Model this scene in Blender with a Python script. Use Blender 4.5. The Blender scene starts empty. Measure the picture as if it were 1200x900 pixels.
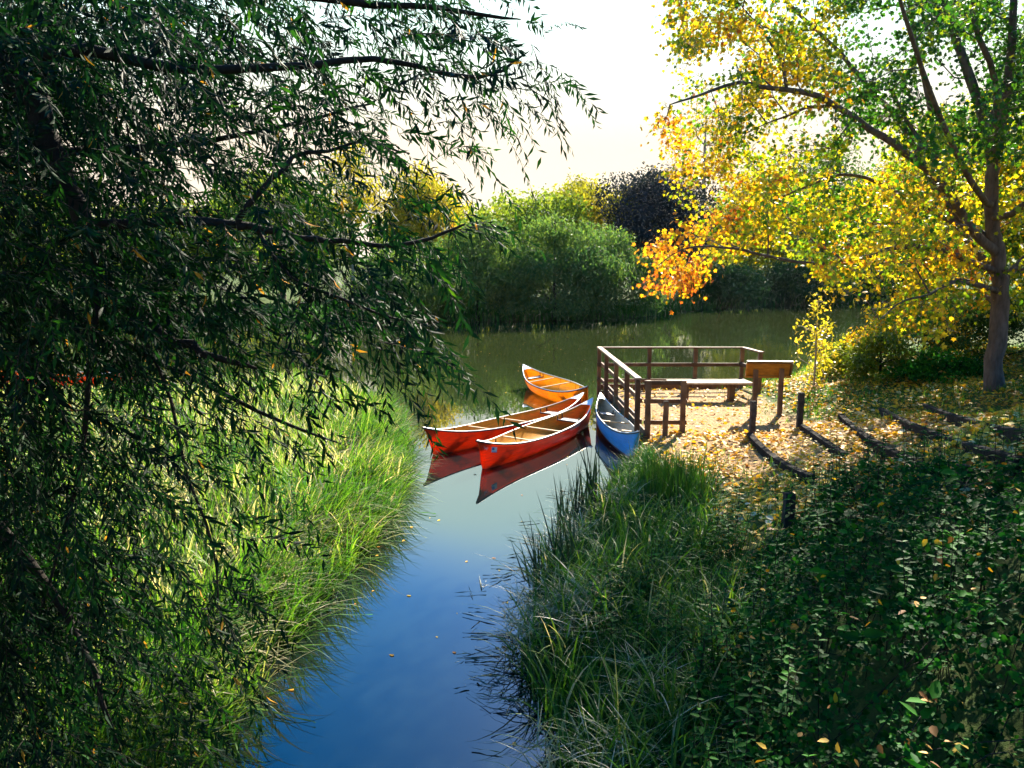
import bpy, bmesh, math
import numpy as np
from mathutils import Vector, Matrix, Quaternion
rng = np.random.default_rng(11)
R = math.radians
scene = bpy.context.scene
COL = scene.collection

# ------------------------------------------------------------------ camera
CAM = np.array([0.0, 0.0, 4.0]); FPX = 1000.0
PITCH = math.atan(0.15)
_F = np.array([0, math.cos(PITCH), -math.sin(PITCH)])
_U = np.array([0, math.sin(PITCH), math.cos(PITCH)])
_X = np.array([1.0, 0, 0])
def ray(px, py):
    return _F + _X * ((px - 600) / FPX) + _U * ((450 - py) / FPX)
def at(px, py, Y):                       # the point of the sight line that is Y metres ahead
    d = ray(px, py); return CAM + d * (Y / d[1])
def atz(px, py, z):
    d = ray(px, py); return CAM + d * ((z - CAM[2]) / d[2])
def project(P):
    v = np.asarray(P) - CAM
    w = v @ _F
    return 600 + FPX * (v @ _X) / w, 450 - FPX * (v @ _U) / w
cam = bpy.data.cameras.new('camera'); cam.sensor_width = 36; cam.lens = 30
cam.clip_start = 0.05; cam.clip_end = 3000
co = bpy.data.objects.new('camera', cam); COL.objects.link(co)
co.location = CAM; co.rotation_euler = (math.pi / 2 - PITCH, 0, 0)
scene.camera = co

# ------------------------------------------------------------------ light
SUN_EL, SUN_AZ = R(31), R(25)
SUN = np.array([math.sin(SUN_AZ) * math.cos(SUN_EL), math.cos(SUN_AZ) * math.cos(SUN_EL), math.sin(SUN_EL)])
w = bpy.data.worlds.new('World'); scene.world = w; w.use_nodes = True
nt = w.node_tree; nt.nodes.clear()
sk = nt.nodes.new('ShaderNodeTexSky'); sk.sky_type = 'NISHITA'; sk.sun_disc = False
sk.sun_elevation = SUN_EL; sk.sun_rotation = SUN_AZ
sk.air_density = 1.0; sk.dust_density = .55; sk.ozone_density = 3.0
bg = nt.nodes.new('ShaderNodeBackground'); bg.inputs[1].default_value = 0.085
wo = nt.nodes.new('ShaderNodeOutputWorld')
hs = nt.nodes.new('ShaderNodeHueSaturation'); hs.name = 'sat'
nt.links.new(sk.outputs[0], hs.inputs['Color'])
EXPO = 2.35; ql = 1.25 / 2 ** EXPO / .085                     # low in the sky the glare round the sun is capped to cream
tcw = nt.nodes.new('ShaderNodeTexCoord'); sx = nt.nodes.new('ShaderNodeSeparateXYZ'); nt.links.new(tcw.outputs['Generated'], sx.inputs[0])
e1 = nt.nodes.new('ShaderNodeMapRange'); e1.interpolation_type = 'SMOOTHSTEP'
for k_, v_ in ((1, .285), (2, .40), (3, 1), (4, 0)): e1.inputs[k_].default_value = v_
nt.links.new(sx.outputs[2], e1.inputs[0])
e4 = nt.nodes.new('ShaderNodeMapRange'); e4.interpolation_type = 'SMOOTHSTEP'
for k_, v_ in ((1, .17), (2, .40), (3, 1.1), (4, 1.6)): e4.inputs[k_].default_value = v_
nt.links.new(sx.outputs[2], e4.inputs[0]); nt.links.new(e4.outputs[0], hs.inputs['Saturation'])
sc_ = nt.nodes.new('ShaderNodeSeparateColor'); nt.links.new(hs.outputs[0], sc_.inputs[0])
e2 = nt.nodes.new('ShaderNodeMapRange'); e2.interpolation_type = 'SMOOTHSTEP'
for k_, v_ in ((1, ql * .15), (2, ql * .75), (3, 0), (4, 1)): e2.inputs[k_].default_value = v_
nt.links.new(sc_.outputs[0], e2.inputs[0])
e3 = nt.nodes.new('ShaderNodeMath'); e3.operation = 'MULTIPLY'; nt.links.new(e1.outputs[0], e3.inputs[0]); nt.links.new(e2.outputs[0], e3.inputs[1])
cap = nt.nodes.new('ShaderNodeMix'); cap.data_type = 'RGBA'
e5 = nt.nodes.new('ShaderNodeMapRange'); e5.interpolation_type = 'SMOOTHSTEP'; e5.inputs[1].default_value = .11; e5.inputs[2].default_value = .34; nt.links.new(sx.outputs[2], e5.inputs[0])
cap_tone = nt.nodes.new('ShaderNodeMix'); cap_tone.data_type = 'RGBA'; nt.links.new(e5.outputs[0], cap_tone.inputs[0])
cap_tone.inputs[6].default_value = (ql * 1.06, ql * .92, ql * .72, 1); cap_tone.inputs[7].default_value = (ql * 1.2, ql * 1.8, ql * 1.75, 1); nt.links.new(cap_tone.outputs[2], cap.inputs[7])
nt.links.new(e3.outputs[0], cap.inputs[0]); nt.links.new(hs.outputs[0], cap.inputs[6]); nt.links.new(cap.outputs[2], bg.inputs[0]); nt.links.new(bg.outputs[0], wo.inputs[0])
sl = bpy.data.lights.new('sun', 'SUN'); sl.energy = 5.0; sl.angle = R(0.53); sl.color = (1, .9, .74)
so = bpy.data.objects.new('sun', sl); COL.objects.link(so)
so.rotation_euler = Vector(-SUN).to_track_quat('-Z', 'Y').to_euler()
vs = scene.view_settings
scene.display_settings.display_device = 'sRGB'
vs.view_transform = 'Standard'; vs.look = 'None'; vs.exposure = EXPO; vs.gamma = 1.0
cy = scene.cycles
cy.max_bounces = 7; cy.diffuse_bounces = 3; cy.glossy_bounces = 3; cy.transmission_bounces = 5
cy.transparent_max_bounces = 4; cy.caustics_reflective = False; cy.caustics_refractive = False
cy.use_denoising = True; cy.use_adaptive_sampling = True; cy.adaptive_threshold = 0.015
cy.sample_clamp_indirect = 6

# ------------------------------------------------------------------ materials
def new_mat(name):
    m = bpy.data.materials.new(name); m.use_nodes = True
    n = m.node_tree; n.nodes.clear()
    o = n.nodes.new('ShaderNodeOutputMaterial')
    return m, n, o
def ramp(n, stops, interp='LINEAR'):
    r = n.nodes.new('ShaderNodeValToRGB'); cr = r.color_ramp; cr.interpolation = interp
    while len(cr.elements) < len(stops): cr.elements.new(0.5)
    for e, (p, c) in zip(cr.elements, stops):
        e.position = p; e.color = (*c, 1)
    return r
def noise(n, scale, detail=4, vec=None, rough=.55, kind='Object'):
    t = n.nodes.new('ShaderNodeTexNoise'); t.inputs['Scale'].default_value = scale
    t.inputs['Detail'].default_value = detail; t.inputs['Roughness'].default_value = rough
    if vec is None:
        tc = n.nodes.new('ShaderNodeTexCoord'); vec = tc.outputs[kind]
    n.links.new(vec, t.inputs['Vector'])
    return t
def leaf_mat(name, stops, trans=.4, rough=.45, spec=.35, tr_gain=1.25):
    m, n, o = new_mat(name)
    a = n.nodes.new('ShaderNodeAttribute'); a.attribute_name = 'tint'
    r = ramp(n, stops); n.links.new(a.outputs['Fac'], r.inputs[0])
    p = n.nodes.new('ShaderNodeBsdfPrincipled')
    p.inputs['Roughness'].default_value = rough; p.inputs['Specular IOR Level'].default_value = spec
    t = n.nodes.new('ShaderNodeBsdfTranslucent')
    g = n.nodes.new('ShaderNodeMix'); g.data_type = 'RGBA'; g.blend_type = 'MULTIPLY'; g.inputs[0].default_value = 1
    g.inputs[7].default_value = (tr_gain, tr_gain, tr_gain * .55, 1)
    n.links.new(r.outputs[0], p.inputs['Base Color']); n.links.new(r.outputs[0], g.inputs[6]); n.links.new(g.outputs[2], t.inputs['Color'])
    x = n.nodes.new('ShaderNodeMixShader'); x.inputs[0].default_value = trans
    n.links.new(p.outputs[0], x.inputs[1]); n.links.new(t.outputs[0], x.inputs[2]); n.links.new(x.outputs[0], o.inputs[0])
    return m
def rough_mat(name, c1, c2, scale=6, rough=.8, bump=.3, stretch=None, spec=.3, kind='Object', bscale=None):
    m, n, o = new_mat(name)
    tc = n.nodes.new('ShaderNodeTexCoord'); vec = tc.outputs[kind]
    if stretch:
        mp = n.nodes.new('ShaderNodeMapping'); mp.inputs['Scale'].default_value = stretch
        n.links.new(vec, mp.inputs[0]); vec = mp.outputs[0]
    t = noise(n, scale, 6, vec); r = ramp(n, [(.3, c1), (.7, c2)]); n.links.new(t.outputs['Fac'], r.inputs[0])
    p = n.nodes.new('ShaderNodeBsdfPrincipled'); p.inputs['Roughness'].default_value = rough
    p.inputs['Specular IOR Level'].default_value = spec
    if 'timber' in name:
        oi = n.nodes.new('ShaderNodeObjectInfo'); hv = n.nodes.new('ShaderNodeHueSaturation'); mv = n.nodes.new('ShaderNodeMapRange')
        mv.inputs[3].default_value = .6; mv.inputs[4].default_value = 1.35; n.links.new(oi.outputs['Random'], mv.inputs[0])
        n.links.new(mv.outputs[0], hv.inputs['Value']); n.links.new(r.outputs[0], hv.inputs['Color']); r = hv
    n.links.new(r.outputs[0], p.inputs['Base Color'])
    if bump:
        t2 = noise(n, bscale or scale * 4, 5, vec)
        b = n.nodes.new('ShaderNodeBump'); b.inputs['Strength'].default_value = bump; b.inputs['Distance'].default_value = .02
        n.links.new(t2.outputs['Fac'], b.inputs['Height']); n.links.new(b.outputs[0], p.inputs['Normal'])
    n.links.new(p.outputs[0], o.inputs[0])
    return m
def shell_mat(name, col, trans, col2=None, band=None, rough=.35):
    """moulded composite canoe skin: semi-gloss, lets some light through, faint scuffs"""
    m, n, o = new_mat(name)
    tcs = n.nodes.new('ShaderNodeTexCoord'); mps = n.nodes.new('ShaderNodeMapping'); mps.inputs['Scale'].default_value = (.7, 1, 7)
    n.links.new(tcs.outputs['Object'], mps.inputs[0]); t = noise(n, 6, 8, mps.outputs[0], .7)
    dk = tuple(c * .6 + .012 for c in col)
    r = ramp(n, [(.3, dk), (.62, col)]); n.links.new(t.outputs['Fac'], r.inputs[0])
    src = r.outputs[0]
    tz = n.nodes.new('ShaderNodeTexCoord'); sz = n.nodes.new('ShaderNodeSeparateXYZ'); n.links.new(tz.outputs['Object'], sz.inputs[0])
    gz = n.nodes.new('ShaderNodeMapRange'); gz.inputs[1].default_value = .015; gz.inputs[2].default_value = .085; gz.inputs[3].default_value = .6; gz.inputs[4].default_value = 0   # dried mud and algae at the waterline
    n.links.new(sz.outputs[2], gz.inputs[0]); gm = n.nodes.new('ShaderNodeMath'); gm.operation = 'MULTIPLY'; n.links.new(gz.outputs[0], gm.inputs[0]); n.links.new(t.outputs['Fac'], gm.inputs[1])
    gx_ = n.nodes.new('ShaderNodeMix'); gx_.data_type = 'RGBA'; n.links.new(gm.outputs[0], gx_.inputs[0]); n.links.new(src, gx_.inputs[6]); gx_.inputs[7].default_value = (.09, .065, .03, 1); src = gx_.outputs[2]
    if band:
        tc = n.nodes.new('ShaderNodeTexCoord'); sp = n.nodes.new('ShaderNodeSeparateXYZ'); n.links.new(tc.outputs['Object'], sp.inputs[0])
        mt = n.nodes.new('ShaderNodeMath'); mt.operation = 'LESS_THAN'; mt.inputs[1].default_value = band
        n.links.new(sp.outputs[2], mt.inputs[0])
        mx = n.nodes.new('ShaderNodeMix'); mx.data_type = 'RGBA'; n.links.new(mt.outputs[0], mx.inputs[0])
        n.links.new(src, mx.inputs[6]); mx.inputs[7].default_value = (*col2, 1); src = mx.outputs[2]
    p = n.nodes.new('ShaderNodeBsdfPrincipled'); p.inputs['Roughness'].default_value = rough
    p.inputs['Specular IOR Level'].default_value = .4
    n.links.new(src, p.inputs['Base Color'])
    sc = noise(n, 40, 3); b = n.nodes.new('ShaderNodeBump'); b.inputs['Strength'].default_value = .08; b.inputs['Distance'].default_value = .01
    n.links.new(sc.outputs['Fac'], b.inputs['Height']); n.links.new(b.outputs[0], p.inputs['Normal'])
    tr = n.nodes.new('ShaderNodeBsdfTranslucent'); n.links.new(src, tr.inputs[0])
    x = n.nodes.new('ShaderNodeMixShader'); x.inputs[0].default_value = trans
    n.links.new(p.outputs[0], x.inputs[1]); n.links.new(tr.outputs[0], x.inputs[2]); n.links.new(x.outputs[0], o.inputs[0])
    return m
M = {}
M['bark'] = rough_mat('bark', (.025, .017, .012), (.10, .075, .055), 9, .9, .8, (1, 1, .25))
M['bark_maple'] = rough_mat('bark_maple', (.06, .042, .036), (.17, .125, .105), 10, .9, .9, (1, 1, .3))
M['bark_dark'] = rough_mat('bark_dark', (.007, .006, .005), (.026, .02, .014), 12, .9, .6, (1, 1, .3))
M['bark_pale'] = rough_mat('bark_pale', (.12, .09, .06), (.42, .36, .28), 5, .8, .4, (1, 1, .4))
M['timber'] = rough_mat('timber', (.055, .026, .014), (.19, .10, .05), 7, .75, .5, (.5, .5, .5), bscale=45)
M['timber_dark'] = rough_mat('timber_dark', (.012, .012, .013), (.055, .05, .045), 8, .85, .6, bscale=40)
M['timber_sleeper'] = rough_mat('timber_sleeper', (.008, .008, .008), (.035, .030, .026), 8, .95, .7, spec=.05, bscale=30)
M['timber_pale'] = rough_mat('timber_pale', (.2, .13, .08), (.42, .30, .19), 7, .75, .4, bscale=45)
M['varnish'] = rough_mat('varnish', (.30, .105, .012), (.55, .22, .025), 5, .4, .15, (1, 1, 4), bscale=30)
M['varnish_dark'] = rough_mat('varnish_dark', (.10, .05, .015), (.2, .10, .03), 5, .5, .2)
M['hull_red'] = shell_mat('hull_red', (.95, .060, .006), .36)
M['hull_orange'] = shell_mat('hull_orange', (.95, .32, .008), .55)
M['hull_blue'] = shell_mat('hull_blue', (.05, .44, .88), .1, (.22, .012, .02), .015)  # maroon lower band stands in for red light off the next canoe
M['inner_ochre'] = shell_mat('inner_ochre', (.85, .42, .04), .34, rough=.55)
M['inner_yellow'] = shell_mat('inner_yellow', (.95, .66, .03), .45, rough=.5)
M['inner_cream'] = shell_mat('inner_cream', (.52, .46, .33), .05, rough=.6)
M['metal'] = rough_mat('metal', (.55, .52, .46), (.75, .72, .66), 9, .35, .1)
M['metal_dark'] = rough_mat('metal_dark', (.02, .018, .018), (.06, .05, .05), 9, .5, .1)
M['ash'] = rough_mat('ash', (.5, .33, .16), (.68, .48, .27), 6, .5, .2, (4, 1, 1))
M['plate'] = rough_mat('plate', (.35, .5, .62), (.5, .62, .7), 6, .5, .1)
M['decal_white'] = rough_mat('decal_white', (.7, .68, .66), (.8, .8, .8), 20, .5, 0)
M['decal_blue'] = rough_mat('decal_blue', (.04, .12, .5), (.06, .18, .6), 20, .5, 0)
# seat webbing: a woven check
m, n, o = new_mat('webbing')
tc = n.nodes.new('ShaderNodeTexCoord'); ck = n.nodes.new('ShaderNodeTexChecker'); ck.inputs['Scale'].default_value = 26
ck.inputs[1].default_value = (.78, .72, .6, 1); ck.inputs[2].default_value = (.10, .08, .06, 1)
n.links.new(tc.outputs['Object'], ck.inputs[0]); p = n.nodes.new('ShaderNodeBsdfPrincipled'); p.inputs['Roughness'].default_value = .7
n.links.new(ck.outputs[0], p.inputs['Base Color']); n.links.new(p.outputs[0], o.inputs[0]); M['webbing'] = m
# water
m, n, o = new_mat('river_water')
p = n.nodes.new('ShaderNodeBsdfPrincipled')
p.inputs['Roughness'].default_value = .015; p.inputs['IOR'].default_value = 1.62
p.inputs['Specular Tint'].default_value = (1, 1, 1, 1)
tc = n.nodes.new('ShaderNodeTexCoord')
t0 = noise(n, .16, 3, tc.outputs['Object'])
r0 = ramp(n, [(.35, (.003, .007, .009)), (.7, (.007, .012, .009))]); n.links.new(t0.outputs['Fac'], r0.inputs[0]); refl_tint = n.nodes.new('ShaderNodeMix'); refl_tint.data_type = 'RGBA'; n.links.new(r0.outputs[0], refl_tint.inputs[6]); refl_tint.inputs[7].default_value = (.020, .028, .008, 1); n.links.new(refl_tint.outputs[2], p.inputs['Base Color'])
mp = n.nodes.new('ShaderNodeMapping'); mp.inputs['Scale'].default_value = (1, .55, 1); n.links.new(tc.outputs['Object'], mp.inputs[0])
t1 = noise(n, 5.5, 2, mp.outputs[0]); t2 = noise(n, .9, 2, mp.outputs[0])
ad = n.nodes.new('ShaderNodeMath'); ad.operation = 'MULTIPLY_ADD'; ad.inputs[1].default_value = 3.0
n.links.new(t2.outputs['Fac'], ad.inputs[0]); n.links.new(t1.outputs['Fac'], ad.inputs[2])
# the open river is ruffled, the sheltered cut is still
sx = n.nodes.new('ShaderNodeSeparateXYZ'); n.links.new(tc.outputs['Object'], sx.inputs[0])
mr = n.nodes.new('ShaderNodeMapRange'); mr.inputs[1].default_value = 17; mr.inputs[2].default_value = 30
mr.inputs[3].default_value = .004; mr.inputs[4].default_value = .13; n.links.new(sx.outputs[1], mr.inputs[0])
ms = n.nodes.new('ShaderNodeMapRange'); ms.inputs[1].default_value = 18; ms.inputs[2].default_value = 25; n.links.new(sx.outputs[1], ms.inputs[0]); n.links.new(ms.outputs[0], refl_tint.inputs[0])   # olive tint stands in for tree reflections on the open river
b = n.nodes.new('ShaderNodeBump'); b.inputs['Distance'].default_value = .012
n.links.new(mr.outputs[0], b.inputs['Strength']); n.links.new(ad.outputs[0], b.inputs['Height']); n.links.new(b.outputs[0], p.inputs['Normal'])
n.links.new(p.outputs[0], o.inputs[0]); M['water'] = m
# ground
m, n, o = new_mat('ground_soil')
tc = n.nodes.new('ShaderNodeTexCoord')
at_ = n.nodes.new('ShaderNodeAttribute'); at_.attribute_name = 'path'
t1 = noise(n, 1.3, 6, tc.outputs['Object']); t2 = noise(n, 14, 6, tc.outputs['Object'], .7); t3 = noise(n, 60, 4, tc.outputs['Object'], .7)
soil = ramp(n, [(.3, (.12, .068, .03)), (.5, (.30, .19, .085)), (.7, (.47, .33, .17))]); n.links.new(t2.outputs['Fac'], soil.inputs[0])
turf = ramp(n, [(.3, (.018, .035, .008)), (.5, (.05, .085, .015)), (.7, (.055, .055, .018))]); n.links.new(t2.outputs['Fac'], turf.inputs[0])
ma = n.nodes.new('ShaderNodeMath'); ma.operation = 'MULTIPLY_ADD'; ma.inputs[1].default_value = .9; n.links.new(t1.outputs['Fac'], ma.inputs[0]); n.links.new(at_.outputs['Fac'], ma.inputs[2])
st = ramp(n, [(.62, (0, 0, 0)), (.92, (1, 1, 1))]); n.links.new(ma.outputs[0], st.inputs[0])
mx = n.nodes.new('ShaderNodeMix'); mx.data_type = 'RGBA'; n.links.new(st.outputs[0], mx.inputs[0]); n.links.new(turf.outputs[0], mx.inputs[6]); n.links.new(soil.outputs[0], mx.inputs[7])
p = n.nodes.new('ShaderNodeBsdfPrincipled'); p.inputs['Roughness'].default_value = .95; p.inputs['Specular IOR Level'].default_value = .1
n.links.new(mx.outputs[2], p.inputs['Base Color'])
b = n.nodes.new('ShaderNodeBump'); b.inputs['Strength'].default_value = .8; b.inputs['Distance'].default_value = .03
n.links.new(t3.outputs['Fac'], b.inputs['Height']); n.links.new(b.outputs[0], p.inputs['Normal']); n.links.new(p.outputs[0], o.inputs[0]); M['ground'] = m

M['leaf_willow'] = leaf_mat('leaf_willow', [(0, (.0025, .010, .008)), (.5, (.006, .032, .010)), (.8, (.020, .095, .009)), (.96, (.10, .24, .012)), (.975, (.6, .25, .015)), (1, (.45, .25, .05))], .34, .55, .06)
M['leaf_maple'] = leaf_mat('leaf_maple', [(0, (.02, .085, .008)), (.2, (.07, .17, .008)), (.38, (.26, .30, .010)), (.55, (.62, .43, .012)), (.75, (.66, .27, .012)), (.9, (.50, .12, .012)), (1, (.30, .08, .02))], .55, .45, .3, 1.35)
M['leaf_gold'] = leaf_mat('leaf_gold', [(0, (.09, .15, .012)), (.5, (.32, .30, .015)), (1, (.6, .42, .05))], .5)
M['leaf_far_olive'] = leaf_mat('leaf_far_olive', [(0, (.06, .12, .015)), (.5, (.16, .23, .022)), (1, (.36, .33, .03))], .45, .6, .08)
M['leaf_far_green'] = leaf_mat('leaf_far_green', [(0, (.022, .06, .022)), (.5, (.05, .11, .03)), (1, (.10, .16, .03))], .4, .6, .08)
M['leaf_far_sallow'] = leaf_mat('leaf_far_sallow', [(0, (.022, .07, .028)), (.5, (.065, .14, .04)), (1, (.16, .22, .04))], .5, .6, .08)
M['leaf_far_copper'] = leaf_mat('leaf_far_copper', [(0, (.014, .024, .028)), (.6, (.032, .042, .046)), (1, (.07, .06, .055))], .15, .6, .08)
M['leaf_far_yellow'] = leaf_mat('leaf_far_yellow', [(0, (.13, .16, .015)), (.5, (.36, .30, .02)), (1, (.6, .36, .03))], .5, .6, .08)
M['leaf_far_orange'] = leaf_mat('leaf_far_orange', [(0, (.2, .17, .02)), (.5, (.45, .25, .02)), (1, (.5, .14, .02))], .5, .6, .08)
M['leaf_bramble'] = leaf_mat('leaf_bramble', [(0, (.004, .020, .005)), (.5, (.010, .085, .011)), (.93, (.05, .22, .013)), (.97, (.28, .25, .02)), (1, (.35, .2, .04))], .3, .6, .04)
M['grass'] = leaf_mat('grass_blades', [(0, (.02, .075, .010)), (.5, (.06, .17, .012)), (.8, (.16, .26, .025)), (.92, (.42, .38, .16)), (1, (.62, .52, .33))], .5, .5, .3, 1.2)
M['grass_shaded'] = leaf_mat('grass_shaded_blades', [(0, (.010, .04, .012)), (.5, (.028, .125, .012)), (.8, (.08, .20, .018)), (.92, (.42, .38, .16)), (1, (.62, .52, .33))], .35, .5, .1)  # grass colour darkened to put the right bank's shade into the blades
M['rush'] = leaf_mat('rush_blades', [(0, (.02, .08, .01)), (.7, (.07, .18, .015)), (1, (.22, .24, .05))], .35, .4, .4)
M['reed'] = leaf_mat('reed_blades', [(0, (.010, .022, .015)), (.6, (.02, .05, .02)), (1, (.07, .10, .03))], .2, .4, .4)
M['straw'] = leaf_mat('straw_blades', [(0, (.10, .14, .04)), (.5, (.40, .36, .19)), (1, (.66, .58, .42))], .3)
M['litter'] = leaf_mat('litter_leaves', [(0, (.14, .06, .02)), (.3, (.38, .16, .03)), (.6, (.66, .34, .018)), (.85, (.75, .50, .03)), (1, (.66, .55, .34))], .25, .6, .2)

# ------------------------------------------------------------------ mesh helpers
def link(name, me, parent=None):
    ob = bpy.data.objects.new(name, me); COL.objects.link(ob)
    if parent is not None: ob.parent = parent
    return ob
def tag(ob, label=None, cat=None, group=None, kind=None):
    if label: ob['label'] = label
    if cat: ob['category'] = cat
    if group: ob['group'] = group
    if kind: ob['kind'] = kind
    return ob
def empty(name, loc=(0, 0, 0), rz=0.0):
    ob = bpy.data.objects.new(name, None); COL.objects.link(ob)
    ob.location = loc; ob.rotation_euler = (0, 0, rz); ob.empty_display_size = .2
    return ob
def np_mesh(name, V, F, mat, attrs=None, smooth=False):
    V = np.ascontiguousarray(V, np.float32); F = np.ascontiguousarray(F, np.int32); k = F.shape[1]
    me = bpy.data.meshes.new(name)
    me.vertices.add(len(V)); me.vertices.foreach_set('co', V.ravel())
    me.loops.add(F.size); me.loops.foreach_set('vertex_index', F.ravel())
    me.polygons.add(len(F)); me.polygons.foreach_set('loop_start', np.arange(0, F.size, k, dtype=np.int32))
    if smooth: me.polygons.foreach_set('use_smooth', np.ones(len(F), bool))
    for an, av in (attrs or {}).items():
        a = me.attributes.new(an, 'FLOAT', 'POINT'); a.data.foreach_set('value', np.ascontiguousarray(av, np.float32))
    me.materials.append(mat); me.update(calc_edges=True)
    return me
def unit(v): return v / np.maximum(np.linalg.norm(v, axis=-1, keepdims=True), 1e-9)
def rand_unit(n): return unit(rng.normal(size=(n, 3)))
# leaf blanks lie in x (length) / y (width), z is the upper face
T_LANCE = (np.array([[0, 0, 0], [.42, .5, .03], [.42, -.5, .03], [.46, 0, -.02], [1, 0, -.10]], float), np.array([[0, 2, 3], [2, 4, 3], [0, 3, 1], [3, 4, 1]]))
T_OVATE = (np.array([[0, 0, 0], [.22, .42, .04], [.6, .40, .0], [1, 0, -.12], [.6, -.40, .0], [.22, -.42, .04], [.45, 0, -.05]], float), np.array([[i, (i + 1) % 6, 6] for i in range(6)]))
T_DIAM = (np.array([[0, 0, 0], [.5, .5, .12], [1, 0, -.1], [.5, -.5, .12]], float), np.array([[0, 2, 1], [0, 3, 2]]))
_ml = [(0, 0), (.12, .20), (.05, .48), (.36, .33), (.55, .60), (.62, .24), (1, 0), (.62, -.24), (.55, -.60), (.36, -.33), (.05, -.48), (.12, -.20)]
T_MAPLE = (np.array([[x, y, -.18 * x * x - .12 * abs(y)] for x, y in _ml] + [[.35, 0, .0]], float), np.array([[i, (i + 1) % 12, 12] for i in range(12)]))
def leaves(tpl, P, D, Nrm, L, W):
    """V, F of n leaves at P, along D, face roughly Nrm, length L, width W"""
    tv, tf = tpl; n = len(P)
    D = unit(D); Y = unit(np.cross(Nrm, D)); Z = np.cross(D, Y)
    L = np.broadcast_to(L, n); W = np.broadcast_to(W, n)
    V = P[:, None, :] + tv[None, :, 0, None] * (D * L[:, None])[:, None, :] + tv[None, :, 1, None] * (Y * W[:, None])[:, None, :] + tv[None, :, 2, None] * (Z * L[:, None])[:, None, :]
    F = tf[None] + (np.arange(n) * len(tv))[:, None, None]
    return V.reshape(-1, 3), F.reshape(-1, tf.shape[1]), len(tv)
def leaf_mesh(name, tpl, P, D, Nrm, L, W, tint, mat):
    V, F, k = leaves(tpl, P, D, Nrm, L, W)
    return np_mesh(name, V, F, mat, {'tint': np.repeat(np.clip(tint, 0, 1), k)})
def blades(P, H, Wd, lean, bend, az, seg=4):
    """grass blades: root P, length H, width Wd, lean (from vertical), extra bend to the tip, direction az"""
    n = len(P); s = np.linspace(0, 1, seg + 1)
    ang = lean[:, None] + bend[:, None] * (s[None, :-1] ** 1.2)
    step = H[:, None] / seg
    hr = np.concatenate([np.zeros((n, 1)), np.cumsum(np.sin(ang) * step, 1)], 1); vr = np.concatenate([np.zeros((n, 1)), np.cumsum(np.cos(ang) * step, 1)], 1)
    dx, dy = np.cos(az), np.sin(az)
    C = np.stack([P[:, 0, None] + hr * dx[:, None], P[:, 1, None] + hr * dy[:, None], P[:, 2, None] + vr], -1)
    fa = az + math.pi / 2 + rng.uniform(-.9, .9, n)
    side = np.stack([np.cos(fa), np.sin(fa), np.zeros(n)], -1)
    wd = Wd[:, None] * np.clip(1.0 - s ** 2.2, .04, 1)[None] * .5
    A = C - side[:, None] * wd[..., None]; B = C + side[:, None] * wd[..., None]
    V = np.stack([A, B], 2).reshape(n, -1, 3)
    f = np.array([[2 * i, 2 * i + 1, 2 * i + 3, 2 * i + 2] for i in range(seg)])
    F = f[None] + (np.arange(n) * 2 * (seg + 1))[:, None, None]
    return V.reshape(-1, 3), F.reshape(-1, 4), 2 * (seg + 1)
def blade_mesh(name, P, H, Wd, lean, bend, az, tint, mat, seg=4):
    V, F, k = blades(P, H, Wd, lean, bend, az, seg)
    # keep bent tips from diving under the water sheet
    V[:, 2] = np.maximum(V[:, 2], .012 + .02 * rng.random(len(V)))
    return np_mesh(name, V, F, mat, {'tint': np.repeat(np.clip(tint, 0, 1), k)}, smooth=True)
def bm_obj(name, bm, mat, parent=None, smooth=False):
    me = bpy.data.meshes.new(name); bmesh.ops.recalc_face_normals(bm, faces=bm.faces[:]); bm.to_mesh(me); bm.free()
    me.materials.append(mat)
    if smooth:
        for f in me.polygons: f.use_smooth = True
    return link(name, me, parent)
def beam(name, p0, p1, w_, h_, mat, parent=None, up=(0, 0, 1), bev=.008, ends=0.0, wob=.004, drape=None):
    """a sawn timber from p0 to p1, w_ wide, h_ high, arrises eased, a little out of true"""
    p0 = Vector(p0); p1 = Vector(p1); d = (p1 - p0); Ln = d.length; d.normalize()
    up = Vector(up)
    if abs(d.dot(up)) > .95: up = Vector((0, 1, 0))
    y = up.cross(d).normalized(); z = d.cross(y)
    bm = bmesh.new(); bmesh.ops.create_cube(bm, size=1)
    for v in bm.verts: v.co = Vector((v.co.x * (Ln + 2 * ends), v.co.y * w_, v.co.z * h_))
    es = [e for e in bm.edges if abs((e.verts[0].co - e.verts[1].co).x) > Ln * .5]
    bmesh.ops.subdivide_edges(bm, edges=es, cuts=5)
    for v in bm.verts:
        v.co.y += rng.normal() * wob * .5; v.co.z += rng.normal() * wob * .5
    eg = [e for e in bm.edges if len(e.link_faces) == 2 and e.link_faces[0].normal.dot(e.link_faces[1].normal) < .5]
    bmesh.ops.bevel(bm, geom=eg, offset=min(bev, w_ * .3, h_ * .3), segments=2, affect='EDGES', profile=.6)
    c = (p0 + p1) / 2
    Mx = Matrix((d, y, z)).transposed().to_4x4(); Mx.translation = c
    bm.transform(Mx)
    if drape is not None:
        tt_ = np.linspace(0, 1, 14); dz = np.polyfit(tt_, [hz(*(p0 + d * (q_ * Ln)).xy) for q_ in tt_], 2)
        for v in bm.verts:
            t = min(max((v.co - p0).dot(d) / Ln, 0), 1); q = p0 + d * (t * Ln); v.co.z += float(np.polyval(dz, t)) + drape - q.z
    if parent is not None:
        bm.transform(parent.matrix_basis.inverted())
    return bm_obj(name, bm, mat, parent)
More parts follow.
